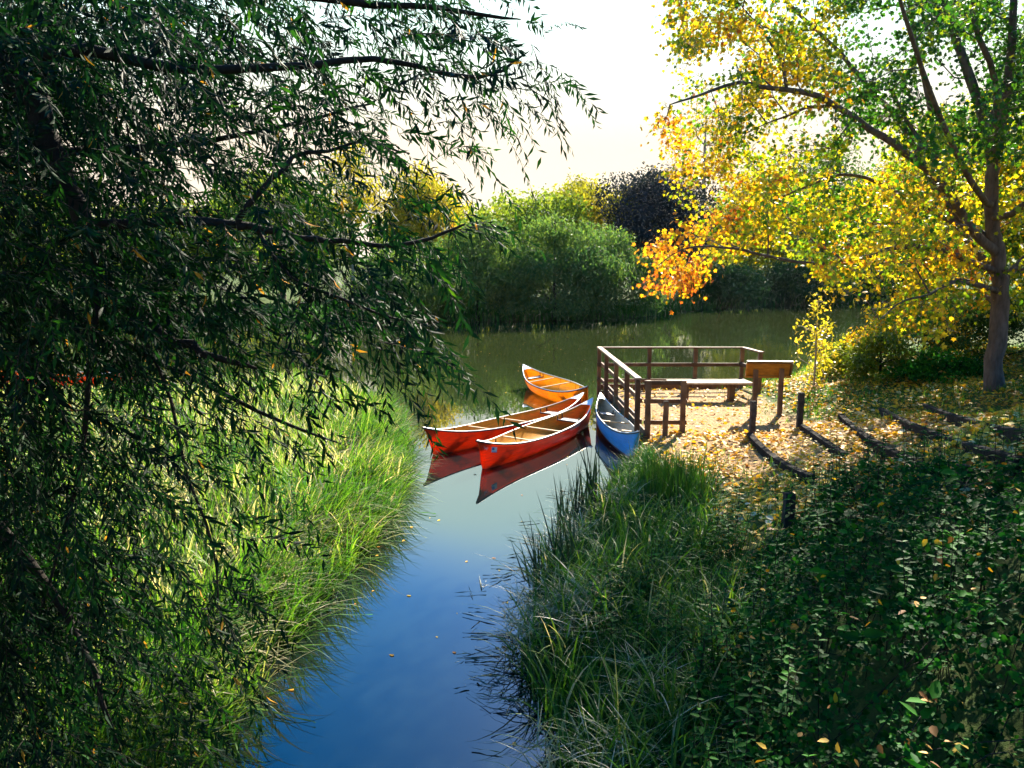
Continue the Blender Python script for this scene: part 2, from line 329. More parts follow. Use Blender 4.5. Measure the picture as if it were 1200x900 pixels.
# ------------------------------------------------------------------ terrain
def interp(x, xs, ys): return np.interp(x, xs, ys)
SH_R = np.array([(.9, -6), (.75, 2), (.45, 5), (.4, 6.67), (.1, 8), (.2, 9.4), (.55, 10.6), (1.15, 12.5), (1.7, 14.8), (2.15, 15.9), (2.52, 17.2), (2.5, 20), (2.45, 24.1), (6.7, 24.3), (9, 27), (12, 33), (18, 40), (40, 56), (120, 90), (400, 90), (400, -6)])
SH_L = np.array([(-2.6, -6), (-2.4, 3), (-2.65, 6.67), (-2.5, 7.5), (-2.42, 9.1), (-2.25, 10.25), (-2.0, 12.5), (-2.05, 14.8), (-2.55, 18.2), (-2.9, 21), (-4.7, 23.3), (-6.5, 24.6), (-12, 25.4), (-25, 25), (-60, 24), (-400, 10), (-400, -6)])
SH_F = np.array([(-400, 40), (-60, 45), (-25, 49), (-10, 51), (0, 53), (7, 54.5), (11, 60), (16, 67), (30, 74), (60, 88), (140, 112), (400, 120), (400, 900), (-400, 900)])
def poly_sd(P, poly):
    """signed distance, positive inside"""
    x, y = P[:, 0], P[:, 1]; d2 = np.full(len(P), 1e18); ins = np.zeros(len(P), bool)
    for i in range(len(poly)):
        a = poly[i]; b = poly[(i + 1) % len(poly)]; e = b - a; q = P - a
        t = np.clip((q @ e) / (e @ e), 0, 1); r = q - t[:, None] * e
        d2 = np.minimum(d2, (r ** 2).sum(1))
        c = ((a[1] <= y) & (b[1] > y)) | ((b[1] <= y) & (a[1] > y))
        with np.errstate(divide='ignore', invalid='ignore'):
            xi = a[0] + (y - a[1]) / (b[1] - a[1]) * (b[0] - a[0])
        ins ^= c & (x < xi)
    return np.where(ins, 1, -1) * np.sqrt(d2)
_nz = rng.uniform(0, 6.28, (14, 3)); _nk = rng.normal(size=(14, 2)) * np.geomspace(.35, 4.5, 14)[:, None]; _na = .09 / np.geomspace(1, 7, 14)
def bumpy(x, y):
    z = np.zeros_like(x)
    for k in range(14): z += _na[k] * np.sin(_nk[k, 0] * x + _nk[k, 1] * y + _nz[k, 0])
    return z
def seg_d(x, y, pts):
    P = np.stack([x, y], 1); d = np.full(len(x), 1e9)
    for a, b in zip(pts[:-1], pts[1:]):
        a = np.array(a, float); b = np.array(b, float); e = b - a; t = np.clip(((P - a) @ e) / (e @ e), 0, 1)
        d = np.minimum(d, np.linalg.norm(P - a - t[:, None] * e, axis=1))
    return d
PATH = [(4.2, 22.8), (4.2, 18.8), (5.0, 16.5), (6.2, 14.5), (7.8, 13.0), (11, 11.0)]
def path_w(x, y): return np.clip(1.15 - seg_d(x, y, PATH) / 2.6, 0, 1)
YS = [-6, 0, 5, 8, 11, 14, 17, 20, 24, 30, 60]
XF = [.7, .9, 1.3, 1.6, 2.5, 3.9, 5.5, 6.8, 7.5, 9, 30]
SL = [.8, .75, .65, .5, .36, .25, .19, .16, .14, .08, .02]
def height(x, y):
    x = np.atleast_1d(np.asarray(x, float)); y = np.atleast_1d(np.asarray(y, float)); P = np.stack([x, y], 1)
    dr, dl, df = poly_sd(P, SH_R), poly_sd(P, SH_L), poly_sd(P, SH_F)
    ds = np.maximum(np.maximum(dr, dl), df)
    zin = .35 * (1 - np.exp(-np.maximum(ds, 0) / .3))
    zr = np.minimum(interp(y, YS, SL) * np.maximum(0, x - interp(y, YS, XF)), 2.3)
    zl = .10 * (1 - np.exp(-np.maximum(dl, 0) / 2)) + np.clip(.05 * dl, 0, .6)
    zf = np.clip(.05 * df, 0, 2.5)
    add = np.where(dr >= ds - 1e-9, zr, np.where(dl >= ds - 1e-9, zl, zf))
    flat = np.where((x > 2.3) & (x < 6.8) & (y > 16.5) & (y < 24.4), .25, 1) * (1 - .75 * path_w(x, y))
    land = zin + add + bumpy(x, y) * .8 * flat * (1 - np.exp(-np.maximum(ds, 0) / .5))
    wat = -1.3 * (1 - np.exp(np.minimum(ds, 0) / .9)) - .02
    return np.where(ds > 0, land, wat)
def hz(x, y): return float(height(x, y)[0])
def hit(px, py, lift=0.0):
    """first point of the sight line on the ground (raised by lift)"""
    d = ray(px, py); d = d / d[1]; Y = np.linspace(1.5, 90, 6000); Q = CAM + d * Y[:, None]
    below = Q[:, 2] <= height(Q[:, 0], Q[:, 1]) + lift
    return Q[np.argmax(below)] if below.any() else Q[-1]
def axis(lo, hi, step, far_lo, far_hi, g=1.13):
    a = list(np.arange(lo, hi, step)); s = step; v = a[-1]
    while v < far_hi: s *= g; v += s; a.append(v)
    s = step; v = lo
    while v > far_lo: s *= g; v -= s; a.insert(0, v)
    return np.array(a)
GX = axis(-6, 12, .14, -390, 390); GY = axis(2, 27, .14, -5.9, 800)
gx, gy = np.meshgrid(GX, GY); hgt = height(gx.ravel(), gy.ravel())
NXg, NYg = len(GX), len(GY)
idx = np.arange(NXg * NYg).reshape(NYg, NXg)
GF = np.stack([idx[:-1, :-1], idx[:-1, 1:], idx[1:, 1:], idx[1:, :-1]], -1).reshape(-1, 4)
pw = path_w(gx.ravel(), gy.ravel())
ground = link('ground', np_mesh('ground', np.stack([gx.ravel(), gy.ravel(), hgt], 1), GF, M['ground'], {'path': pw}, True)); tag(ground, kind='structure')
wx = np.array([(-390, -5.9, 0), (390, -5.9, 0), (390, 300, 0), (-390, 300, 0)], float)
water = link('water', np_mesh('water', wx, np.array([[0, 1, 2, 3]]), M['water'])); tag(water, kind='structure')

# ------------------------------------------------------------------ tree skeletons
def tube_mesh(name, chains, mat, parent=None, sides=7, rough=.0):
    """chains: list of (points (k,3), radii (k))  -> one tapered branching mesh"""
    VV = []; FF = []; off = 0
    for pts, rad in chains:
        pts = np.asarray(pts, float); rad = np.asarray(rad, float); k = len(pts)
        sd = sides if rad[0] > .03 else (5 if rad[0] > .008 else 3)
        T = np.gradient(pts, axis=0); T = unit(T)
        ref = np.array([.31, .17, .93]) if abs(T[0, 2]) < .9 else np.array([.9, .3, .1])
        N = ref - T[0] * (ref @ T[0]); N /= np.linalg.norm(N); ring = []
        th = np.linspace(0, 2 * math.pi, sd, endpoint=False)
        for i in range(k):
            N = N - T[i] * (N @ T[i]); N /= max(np.linalg.norm(N), 1e-6); B = np.cross(T[i], N)
            rr = rad[i] * (1 + rough * rng.normal(size=sd)) if rough else np.full(sd, rad[i])
            ring.append(pts[i] + rr[:, None] * (np.cos(th)[:, None] * N + np.sin(th)[:, None] * B))
        VV.append(np.concatenate(ring))
        a = np.arange(sd); b = (a + 1) % sd
        for i in range(k - 1):
            FF.append(np.stack([off + i * sd + a, off + i * sd + b, off + (i + 1) * sd + b, off + (i + 1) * sd + a], 1))
        off += k * sd
    return link(name, np_mesh(name, np.concatenate(VV), np.concatenate(FF), mat, smooth=True), parent)
class Skel:
    def __init__(s): s.p = []; s.par = []; s.r = []; s.pl = []
    def add(s, p, par, r=0.0):
        p = np.asarray(p, float); s.p.append(p); s.par.append(par); s.r.append(r)
        s.pl.append(0 if par < 0 else s.pl[par] + np.linalg.norm(p - s.p[par])); return len(s.p) - 1
    def limb(s, pts, r0, r1, par=-1, sub=3):
        """a hand-placed limb; curve through pts"""
        pts = [np.asarray(q, float) for q in pts]
        if par >= 0: pts = [s.p[par]] + pts
        out = []
        n = len(pts)
        for i in range(n - 1):
            a, b = pts[i], pts[i + 1]; a0 = pts[i - 1] if i else a; b1 = pts[i + 2] if i + 2 < n else b
            for j in range(sub):
                t = j / sub
                out.append(.5 * ((2 * a) + (b - a0) * t + (2 * a0 - 5 * a + 4 * b - b1) * t * t + (3 * a - a0 - 3 * b + b1) * t ** 3))
        out.append(pts[-1]); ids = []
        k = len(out)
        for i, q in enumerate(out):
            if i == 0 and par >= 0: ids.append(par); continue
            par_ = ids[-1] if ids else -1
            ids.append(s.add(q + rng.normal(size=3) * r0 * .12 * (i > 0), par_, r0 + (r1 - r0) * i / (k - 1)))
        return ids
    def near(s, p): return int(np.argmin(np.linalg.norm(np.array(s.p) - np.asarray(p), axis=1)))
    def grow(s, targets, root, alpha=.25, step=.35, sag=.0, rtip=.004):
        o = np.argsort(np.linalg.norm(targets - root, axis=1)); tips = []
        cap = len(s.p) + len(targets) * 12; P = np.zeros((cap, 3)); PL = np.zeros(cap); n = len(s.p)
        P[:n] = np.array(s.p); PL[:n] = s.pl
        for i in o:
            t = targets[i]; j = int(np.argmin(np.linalg.norm(P[:n] - t, axis=1) + alpha * PL[:n])); a = P[j].copy(); d = np.linalg.norm(t - a)
            k = min(max(1, int(d / step)), 8); par = j; w1 = rng.normal(size=3) * d * .07
            for q in range(1, k + 1):
                f = q / k; pt = a + (t - a) * f + w1 * math.sin(math.pi * f) + np.array([0, 0, sag * d * math.sin(math.pi * f)])
                par = s.add(pt, par, 0); P[n] = pt; PL[n] = s.pl[-1]; n += 1
            tips.append(par)
        cnt = np.zeros(n); cnt[tips] = 1
        for i in range(n - 1, -1, -1):
            if s.par[i] >= 0: cnt[s.par[i]] += cnt[i]
        for i in range(n):
            r = rtip * max(cnt[i], 1) ** .46
            s.r[i] = max(s.r[i], r) if s.r[i] > 0 else min(r, .7 * s.r[s.par[i]] if s.par[i] >= 0 and s.r[s.par[i]] > 0 else r)
        s.cnt = cnt
        return np.array(tips)
    def chains(s):
        n = len(s.p); ch = [[] for _ in range(n)]
        for i, q in enumerate(s.par):
            if q >= 0: ch[q].append(i)
        out = []; stack = [i for i in range(n) if s.par[i] < 0]; starts = [(i, None) for i in stack]
        while starts:
            i, pr = starts.pop(); pts = []; rad = []
            if pr is not None: pts.append(s.p[pr]); rad.append(min(s.r[i] * 1.1, s.r[pr]))
            while True:
                pts.append(s.p[i]); rad.append(s.r[i]); c = ch[i]
                if not c: break
                m = max(c, key=lambda q: s.r[q] + 1e-4 * s.cnt[q])
                for q in c:
                    if q != m: starts.append((q, i))
                i = m
            if len(pts) > 1:
                rad[-1] *= .5; out.append((np.array(pts), np.array(rad)))
        return out

# ------------------------------------------------------------------ canoes
def canoe_shape(L, B, inset=0.0, ns=49, nv=15, zs0=.33, zs1=.60, draft=.09):
    s = np.linspace(-1, 1, ns); s = np.sign(s) * np.abs(s) ** .8
    b = np.maximum(B * (1 - np.abs(s) ** 2.1) ** .95 - inset, .0045 if not inset else .002)
    zs = zs0 + (zs1 - zs0) * np.abs(s) ** 3.4
    e = np.clip((np.abs(s) - .87) / .13, 0, 1)
    zk = -draft + .05 * np.abs(s) ** 4 + .34 * e ** 3.2 + inset * 1.2
    th = np.linspace(-math.pi / 2, math.pi / 2, 2 * nv + 1)
    yy = np.sign(np.sin(th)) * np.abs(np.sin(th)) ** .62; zz = 1 - np.cos(th) ** 1.15
    X = np.repeat((s * L / 2)[:, None], len(th), 1)
    # the stems rake: the bottom of each end is drawn in
    pull = np.clip(1 - zz, 0, 1)[None] * (np.clip(np.abs(s) - .8, 0, 1) / .2)[:, None] ** 2 * .24
    X = X - np.sign(X) * pull
    Y = b[:, None] * yy[None]; Z = zk[:, None] + (zs - zk)[:, None] * zz[None]
    V = np.stack([X, Y, Z], -1)
    k = len(th); i = np.arange(ns * k).reshape(ns, k)
    F = np.stack([i[:-1, :-1], i[1:, :-1], i[1:, 1:], i[:-1, 1:]], -1).reshape(-1, 4)
    return V, F, s
def canoe(label, bow, stern, z, hull, lining, beam_=.43, roll=0.0, pitch=0.0, decals=False, group='canoes moored beside the landing', ribs=False, gun='metal', rim='metal_dark'):
    bow = np.array(bow, float); stern = np.array(stern, float); d = bow - stern; L = float(np.linalg.norm(d))
    root = empty('canoe', (*((bow + stern) / 2), z)); root.rotation_euler = (roll, pitch, math.atan2(d[1], d[0]))
    tag(root, label, 'canoe', group)
    V, F, s = canoe_shape(L, beam_)
    link('hull', np_mesh('hull', V.reshape(-1, 3), F, M[hull], smooth=True), root)
    Vi, Fi, _ = canoe_shape(L - .03, beam_, .012)
    link('lining', np_mesh('lining', Vi.reshape(-1, 3), Fi[:, ::-1], M[lining], smooth=True), root)
    for sd in (0, -1):                                   # gunwales: a pale inner rail over a thin dark rub strip
        e = V[:, sd].copy(); r = np.full(len(e), .014); sg = -1 if sd == 0 else 1
        g = tube_mesh('gunwale', [(e + np.array([0, sg * .004, .006]), r)], M[gun], root, sides=8)
        tube_mesh('rub_strip', [(e + np.array([0, sg * .012, -.010]), np.full(len(e), .011))], M[rim], g, sides=6)
    def width_at(x):
        return np.interp(x, V[:, -1, 0], V[:, -1, 1]), np.interp(x, V[:, -1, 0], V[:, -1, 2])
    for sg in (-1, 1):                                   # deck plates at the two ends
        xs = np.linspace(.80, .985, 8) * L / 2 * sg; P = []
        for x in xs:
            wv, zv = width_at(x); P += [(x, -wv, zv + .012), (x, 0, zv + .03), (x, wv, zv + .012)]
        Fp = [(3 * i + j, 3 * i + j + 1, 3 * i + j + 4, 3 * i + j + 3) for i in range(7) for j in (0, 1)]
        if abs(xs[0]) < L: link('deck_plate', np_mesh('deck_plate', np.array(P)[6:], np.array(Fp)[:10], M['plate'], smooth=True), root)
    for x in (-.02 * L, .19 * L):                        # thwarts
        wv, zv = width_at(x)
        bm = bmesh.new(); bmesh.ops.create_cube(bm, size=1)
        for v in bm.verts: v.co = Vector((x + v.co.x * .055, v.co.y * 2 * (wv - .012), zv - .02 + v.co.z * .022))
        bmesh.ops.bevel(bm, geom=bm.edges[:], offset=.006, segments=2, affect='EDGES')
        bm_obj('thwart', bm, M['ash'], root)
    for x in (-.27 * L, .32 * L):                        # webbed seats on two cross bars
        wv, zv = width_at(x + (.1 if x > 0 else -.1)); zz = zv - .10; wv -= .03
        bm = bmesh.new(); bmesh.ops.create_cube(bm, size=1)
        for v in bm.verts: v.co = Vector((x + v.co.x * .22, v.co.y * 2 * (wv - .06), zz + v.co.z * .014))
        st = bm_obj('seat', bm, M['webbing'], root)
        for dx in (-.125, .125):
            bm = bmesh.new()
            r_ = bmesh.ops.create_cube(bm, size=1)
            for v in r_['verts']: v.co = Vector((x + dx + v.co.x * .03, v.co.y * 2 * wv, zz + v.co.z * .03))
            for sy in (-1, 1):
                r_ = bmesh.ops.create_cube(bm, size=1)
                for v in r_['verts']: v.co = Vector((x + dx + v.co.x * .018, sy * (wv - .012) + v.co.y * .018, zz + .05 + v.co.z * .095))
            bm_obj('seat_bar', bm, M['metal_dark'], st)
    if ribs:                                             # dark moulded ribs of the skin
        for q in (9, 15, 20, 28, 33, 39):
            tube_mesh('rib', [(Vi[q] + np.array([.06 * math.sin(q), 0, .004]), np.full(Vi.shape[1], .008))], M['varnish'], root, sides=5)
    if decals:
        def on_hull(x, f, side, out=.004):               # a point on the outer skin: f = 0 keel .. 1 gunwale
            k = V.shape[1]; c = (k - 1) / 2; j = c + side * f * c; j0 = int(math.floor(j)); j1 = min(j0 + 1, k - 1); t = j - j0
            prof = V[:, j0] * (1 - t) + V[:, j1] * t
            q = np.array([np.interp(x, prof[:, 0], prof[:, i]) for i in range(3)]); q[1] += side * out; return q
        def patch(x0, x1, f0, f1, side, nx=5):
            P = []; 
            for a in np.linspace(x0, x1, nx):
                for f in np.linspace(f0, f1, 3): P.append(on_hull(a, f, side))
            return np.array(P), np.array([(3 * i + j, 3 * i + j + 1, 3 * i + j + 4, 3 * i + j + 3) for i in range(nx - 1) for j in (0, 1)])
        def strokes(segs, x0, x1, f0, f1, side, wd, out=.006):
            ch = []
            for (a, b_), (c, d_) in segs:
                pts = [on_hull(x0 + (x1 - x0) * (a + (c - a) * t), f0 + (f1 - f0) * (b_ + (d_ - b_) * t), side, out) for t in (0, .5, 1)]
                ch.append((np.array(pts), np.full(3, wd)))
            return ch
        for side in (decals,):
            e = L / 2
            Pv, Pf = patch(e - .50, e - .36, .76, .90, side); fl = link('flag_sticker', np_mesh('flag_sticker', Pv, Pf, M['decal_white']), root)
            Pv, Pf = patch(e - .43, e - .37, .82, .89, side); Pv[:, 1] += side * .003
            link('blue_corner', np_mesh('blue_corner', Pv, Pf, M['decal_blue']), fl)
            tube_mesh('blue_band', strokes([((0, 0), (1, 0))], e - .49, e - .37, .775, .775, side, .008), M['decal_blue'], fl)
            tube_mesh('winged_emblem', strokes([((0, 1), (.25, 0)), ((.25, 0), (.5, .7)), ((.5, .7), (.75, 0)), ((.75, 0), (1, 1)), ((.2, 1), (.5, .2)), ((.5, .2), (.8, 1))], e - .27, e - .17, .80, .88, side, .0035), M['decal_white'], root)
            # a line of small white capitals along the side, too worn to read
            segs = []
            for i in range(9):
                a = i / 9; c = a + .075
                segs += [((a, 0), (a, 1)), ((c, 0), (c, 1))]
                segs += [((a, 1), (c, 1))] if i % 3 else [((a, .5), (c, .5))]
                if i % 2: segs.append(((a, 0), (c, 0)))
            tube_mesh('side_lettering', strokes(segs, -.10 * L, -.22 * L, .84, .93, side, .0045), M['decal_white'], root)
    return root
B1 = atz(563, 551, 0)[:2]; B2 = atz(503, 534, 0)[:2]
canoe('red canoe nearest the camera, ochre inside, with a flag sticker on its bow', B1 + (-.08, -.15), (1.93, 20.35), 0.0, 'hull_red', 'inner_ochre', .44, roll=R(-2), decals=1)
canoe('red canoe lying half hidden behind the nearest red one, plain bow', B2 + (-.1, -.12), (1.80, 21.15), 0.0, 'hull_red', 'inner_ochre', .44, roll=R(1))
canoe('bright orange-yellow canoe, the farthest out, glowing with sun through its skin', (.42, 26.3), (2.02, 21.8), 0.07, 'hull_orange', 'inner_yellow', .50, roll=R(-7), ribs=True)
canoe('blue canoe with a cream inside wedged against the landing posts', (2.40, 16.2), (2.10, 20.7), 0.06, 'hull_blue', 'inner_cream', .33, roll=R(-7), pitch=R(.5))
canoe('red canoe beyond the grassy left bank, glimpsed through the willow leaves', (-9.9, 22.6), (-14.9, 22.9), 0.52, 'hull_red', 'inner_ochre', .44, group='canoes moored beside the landing')

# ------------------------------------------------------------------ landing: fence, bench, board
ZL = .35; ZT = 1.45
fence = tag(empty('landing_fence', (2.6, 17.7, ZL)), 'brown timber post and rail fence round the three water sides of the landing', 'fence')
bpy.context.view_layer.update()
def fpost(x, y, z0=-.35, z1=ZT - .02, t=.105): beam('post', (x, y, z0), (x, y, z1), t, t, M['timber'], fence, up=(0, 1, 0), bev=.01)
def frail(a, b, wd=.045, hh=.10, ends=0): beam('rail', a, b, wd, hh, M['timber'], fence, ends=ends)
LEFT = [(2.45, 23.8), (2.50, 22.4), (2.55, 20.7), (2.60, 19.1), (2.64, 17.7)]
for x, y in LEFT: fpost(x, y)
for x in (3.86, 5.15, 6.46): fpost(x, 23.8)
fpost(6.62, 22.6, .1)
for x in (2.83, 3.56): fpost(x, 17.5, .0, ZT + .0)
# cap rails lie flat on the post tops; the two lower rails run along the post faces
beam('cap_rail', (2.45, 23.86, ZT + .015), (2.64, 17.62, ZT + .015), .13, .045, M['timber_pale'], fence)
beam('cap_rail', (2.52, 23.8, ZT + .012), (6.53, 23.8, ZT + .012), .13, .045, M['timber'], fence)
beam('cap_rail', (6.48, 23.72, ZT + .014), (6.64, 22.54, ZT + .014), .13, .045, M['timber'], fence)
frail((2.76, 17.5 + .078, ZT - .06), (3.63, 17.5 + .078, ZT - .06), .045, .09)
for zz in (1.0, .55):
    frail((2.515, 23.85, zz), (2.715, 17.65, zz))
    frail((2.38, 23.8 - .078, zz - .01), (6.53, 23.8 - .078, zz - .01))
    frail((6.40, 23.75, zz + .01), (6.56, 22.55, zz + .01))
    frail((2.76, 17.5 + .078, zz + .0), (3.66, 17.5 + .078, zz + .0), .045, .09)
edge = tag(empty('landing_edge', (2.7, 20, .2)), 'timber boards holding up the earth edge of the landing', 'edging')
bpy.context.view_layer.update()
for k in range(2):
    beam('board', (2.60, 23.85, .10 + k * .19), (2.80, 17.6, .10 + k * .19), .04, .18, M['timber_dark' if k == 0 else 'timber'], edge)
    beam('board', (2.50, 24.0, .12 + k * .19), (6.7, 24.0, .12 + k * .19), .04, .18, M['timber'], edge)
bench = tag(empty('bench', (5.03, 21.7, ZL)), 'low backless wooden bench inside the landing fence', 'bench'); bpy.context.view_layer.update()
for k, yy in enumerate((21.45, 21.66, 21.87)): beam('seat_plank', (4.0, yy, .80), (6.08, yy, .80), .19, .05, M['timber_pale'], bench)
for x in (4.45, 5.63):
    beam('leg', (x, 21.66, hz(x, 21.66) - .1), (x, 21.66, .775), .13, .30, M['timber'], bench, up=(0, 1, 0))
for x in (4.45, 5.63): beam('bearer', (x, 21.36, .745), (x, 21.96, .745), .06, .055, M['timber'], bench)

sign = tag(empty('information_board', (5.9, 19.2, .4)), 'orange brown lectern board on two posts, seen from behind', 'sign'); bpy.context.view_layer.update()
sx0, sx1 = 5.47, 6.27
for sx, sy in ((sx0 + .08, 19.25), (sx1 - .08, 19.42)):
    beam('post', (sx, sy, hz(sx, sy) - .2), (sx, sy, 1.44), .10, .10, M['timber'], sign, up=(0, 1, 0))
def board_pt(u, v, wv):                                   # u across, v up the slope, wv out of the reading face
    c = np.array([5.90, 19.42, 1.43]); ax = unit(np.array([1.0, .16, -.03])); up = unit(np.array([.03, -.26, .97])); nn = np.cross(ax, up) * -1
    return c + ax * u + up * v + nn * wv
def slab(name, u0, u1, v0, v1, w0, w1, mat, par):
    bm = bmesh.new(); vs_ = [bm.verts.new(Vector(board_pt(u, v, wv)) - par.location) for wv in (w0, w1) for u, v in ((u0, v0), (u1, v0), (u1, v1), (u0, v1))]
    for f in ((0, 1, 2, 3), (7, 6, 5, 4), (0, 4, 5, 1), (1, 5, 6, 2), (2, 6, 7, 3), (3, 7, 4, 0)): bm.faces.new([vs_[i] for i in f])
    bmesh.ops.bevel(bm, geom=bm.edges[:], offset=.006, segments=2, affect='EDGES')
    return bm_obj(name, bm, mat, par)
slab('backboard', -.50, .50, -.148, .148, -.02, .02, M['varnish'], sign)
fr = slab('frame', -.56, .56, .15, .205, -.035, .03, M['varnish_dark'], sign)
slab('frame', -.56, .56, -.205, -.15, -.035, .03, M['varnish'], sign)
slab('frame', -.56, -.502, -.148, .148, -.035, .03, M['varnish'], sign)
slab('frame', .502, .56, -.148, .148, -.035, .03, M['varnish_dark'], sign)
for u in (-.34, .34): slab('batten', u - .035, u + .035, -.14, .14, .022, .06, M['varnish'], sign)

# short posts along the path
for px, py0, py1, lab in ((881, 470, 509, 'dark short post under the information board, left of the other upright'),
                          (936.5, 460, 501, 'dark short post right of the information board, at the top of a path timber'),
                          (922.5, 578, 617, 'weathered short post standing alone low among the grass beside the brambles'),
                          (1127, 545, 575, 'short post top just showing above the brambles'),
                          (779, 470, 512, 'short brown post in front of the low rails of the landing fence')):
    q = hit(px, py1)
    dd = q[1]; top = at(px, py0, dd)[2]
    br = tag(empty('marker_post', (q[0], q[1], q[2])), lab, 'post', 'short posts beside the path'); bpy.context.view_layer.update()
    t_ = .115 if px != 779 else .10
    if px == 922.5: t_ = .12
    beam('shaft', (q[0], q[1], q[2] - .3), (q[0] + .01, q[1], top - .012), t_, t_, M['timber' if px == 779 else 'timber_dark'], br, up=(0, 1, 0), bev=.012)
    beam('cap', (q[0] + .01, q[1], top - .012), (q[0] + .01, q[1], top), t_ * .93, t_ * .93, M['timber_sleeper'], br, up=(0, 1, 0), bev=.004)
# sleepers that edge the steps of the path
for (a, b_, lab) in (((878, 513), (944, 562), 'path timber running down from the short post under the board'),
                     ((940, 503), (984, 535), 'mossy path timber second from the fence, half under leaves'),
                     ((985, 492), (1085, 552), 'path timber in the middle of the steps, dusted with leaves'),
                     ((1032, 482), (1185, 548), 'long dark path timber beside the bright sunlit gravel'),
                     ((1083, 473), (1215, 524), 'dark path timber farthest up the slope, nearest the big tree')):
    A = hit(*a); Bq = hit(*b_)
    t_ = tag(empty('path_timber', tuple(A)), lab, 'timber edging', 'timbers set across the path'); bpy.context.view_layer.update()
    Bq = Bq + (Bq - A) / np.linalg.norm(Bq - A) * .35
    beam('sleeper', A, Bq, .13, .20, M['timber_sleeper'], t_, bev=.018, wob=.004, drape=.012)

# ------------------------------------------------------------------ the maple beside the path
tb = hit(1165, 457); YM = tb[1]
def mp_(px, py, dy=0.0): return at(px, py, YM + dy)
sk_ = Skel()
trunk = sk_.limb([tb - (0, 0, .4), tb + (0, 0, .05), mp_(1165, 420), mp_(1170, 370, .1), mp_(1172, 330, .1), mp_(1166, 285, .1), mp_(1162, 240, 0), mp_(1163, 195, 0)], 0.0098 * YM, .0068 * YM, sub=3)
for i_, f_ in enumerate((.0150, .0138, .0126, .0118, .0112)): sk_.r[i_] = f_ * YM
print('YM', YM)
def tr(py): return min(trunk, key=lambda i: abs(project(sk_.p[i])[1] - py))
L_ = [
 ([(1152, 140, .3), (1130, 70, .5), (1108, 0, .6), (1095, -90, .8), (1085, -200, .6), (1080, -300, .5)], .15, .05, 195),
 ([(1176, 130, -.4), (1186, 50, -.8), (1190, -40, -1), (1200, -160, -1.2), (1190, -280, -1.4)], .13, .04, 195),
 ([(1168, 100, -1.0), (1140, 20, -1.8), (1150, -80, -2.4), (1120, -200, -3)], .09, .03, 200),
 ([(1140, 270, -.3), (1100, 212, -.8), (1060, 178, -1.2), (1020, 150, -1.5), (960, 112, -1.9), (905, 104, -2.1), (865, 97, -2.2), (820, 112, -2.4), (785, 122, -2.5)], .13, .018, 295),
 ([(1105, 235, .6), (1060, 150, 1.0), (1020, 105, 1.3), (985, 62, 1.5), (940, 20, 1.7), (890, -30, 1.9), (840, -80, 2)], .11, .02, 285),
 ([(1130, 275, 1), (1106, 215, 1.4), (1092, 140, 1.8), (1075, 60, 2), (1060, -30, 2.2), (1040, -140, 2.4)], .12, .03, 330),
 ([(1135, 306, -.4), (1100, 292, -.6), (1050, 290, -.9), (1005, 303, -1.2), (950, 309, -1.5), (900, 300, -1.8), (850, 290, -2.1), (800, 292, -2.3), (772, 312, -2.4)], .085, .012, 318),
 ([(1120, 262, .4), (1080, 242, .6), (1030, 215, .8), (985, 205, 1), (930, 225, 1.2), (880, 245, 1.4), (830, 262, 1.5)], .08, .012, 290),
 ([(1120, 330, -1), (1090, 345, -1.8), (1060, 352, -2.4), (1030, 375, -3)], .06, .01, 345),
 ([(1205, 300, .4), (1250, 240, .8), (1320, 180, 1), (1400, 140, 1)], .11, .02, 330),
 ([(1200, 240, -1), (1260, 150, -2), (1330, 60, -3), (1380, -60, -3.5)], .10, .02, 262),
 ([(1150, 230, -1.2), (1110, 160, -2.6), (1080, 80, -3.8), (1050, -20, -4.8), (1030, -140, -5.4)], .09, .02, 240),
]
for pts, r0, r1, py in L_:
    sk_.limb([mp_(*q) for q in pts], r0 * YM / 23, r1 * YM / 23, par=tr(py), sub=3)
def crown_ok(px, py):
    lo = interp(py, [-80, 0, 60, 120, 170, 215, 245, 280, 335, 362, 400], [775, 775, 790, 775, 765, 790, 800, 765, 757, 800, 1000])
    hi = interp(px, [757, 770, 800, 835, 860, 900, 950, 1000, 1050, 1100, 1160, 1300], [325, 350, 355, 300, 290, 300, 318, 350, 385, 400, 380, 340])
    return (px > lo) & (py < hi)
T = []
while len(T) < 2300:
    px, py = rng.uniform(750, 1290), rng.uniform(-70, 405)
    if not crown_ok(px, py): continue
    f = np.clip((px - 760) / 300, 0, 1)
    # open gaps where the sky shows
    g = math.sin(px * .031 + 1.3) * math.sin(py * .041 + .5 + px * .012)
    if py < 215 and g > .10 and rng.random() < .85: continue
    if py >= 215 and g > .45 and rng.random() < .6: continue
    if px < 850 and 135 < py < 300 and rng.random() < .55: continue
    dy_ = rng.normal() * (1.0 + 1.7 * f) - .5 * (1 - f) + .9 * f
    if 1135 < px < 1200 and py > 190 and dy_ < .5: continue
    T.append(mp_(px, py, dy_))
while len(T) < 2700:                                       # the top of the crown, above the picture
    v = rand_unit(1)[0] * rng.uniform(.35, 1) ** .5 * np.array([6.6, 6.2, 5.4]) + np.array([tb[0] - 1.6, YM - 1.0, 11.2])
    if v[2] < 9.2: continue
    T.append(v)
T = np.array(T)
tips = sk_.grow(T, tb + (0, 0, 3), alpha=.22, step=.45, sag=.05, rtip=.0048)
maple = tag(empty('maple_tree', tuple(tb)), 'large autumn maple with yellow and green leaves leaning over the path', 'tree'); bpy.context.view_layer.update()
def reparent(ob, root):
    ob.parent = root; ob.matrix_parent_inverse = root.matrix_world.inverted()
ob = tube_mesh('trunk', sk_.chains(), M['bark_maple'], None, sides=14, rough=.03); reparent(ob, maple)
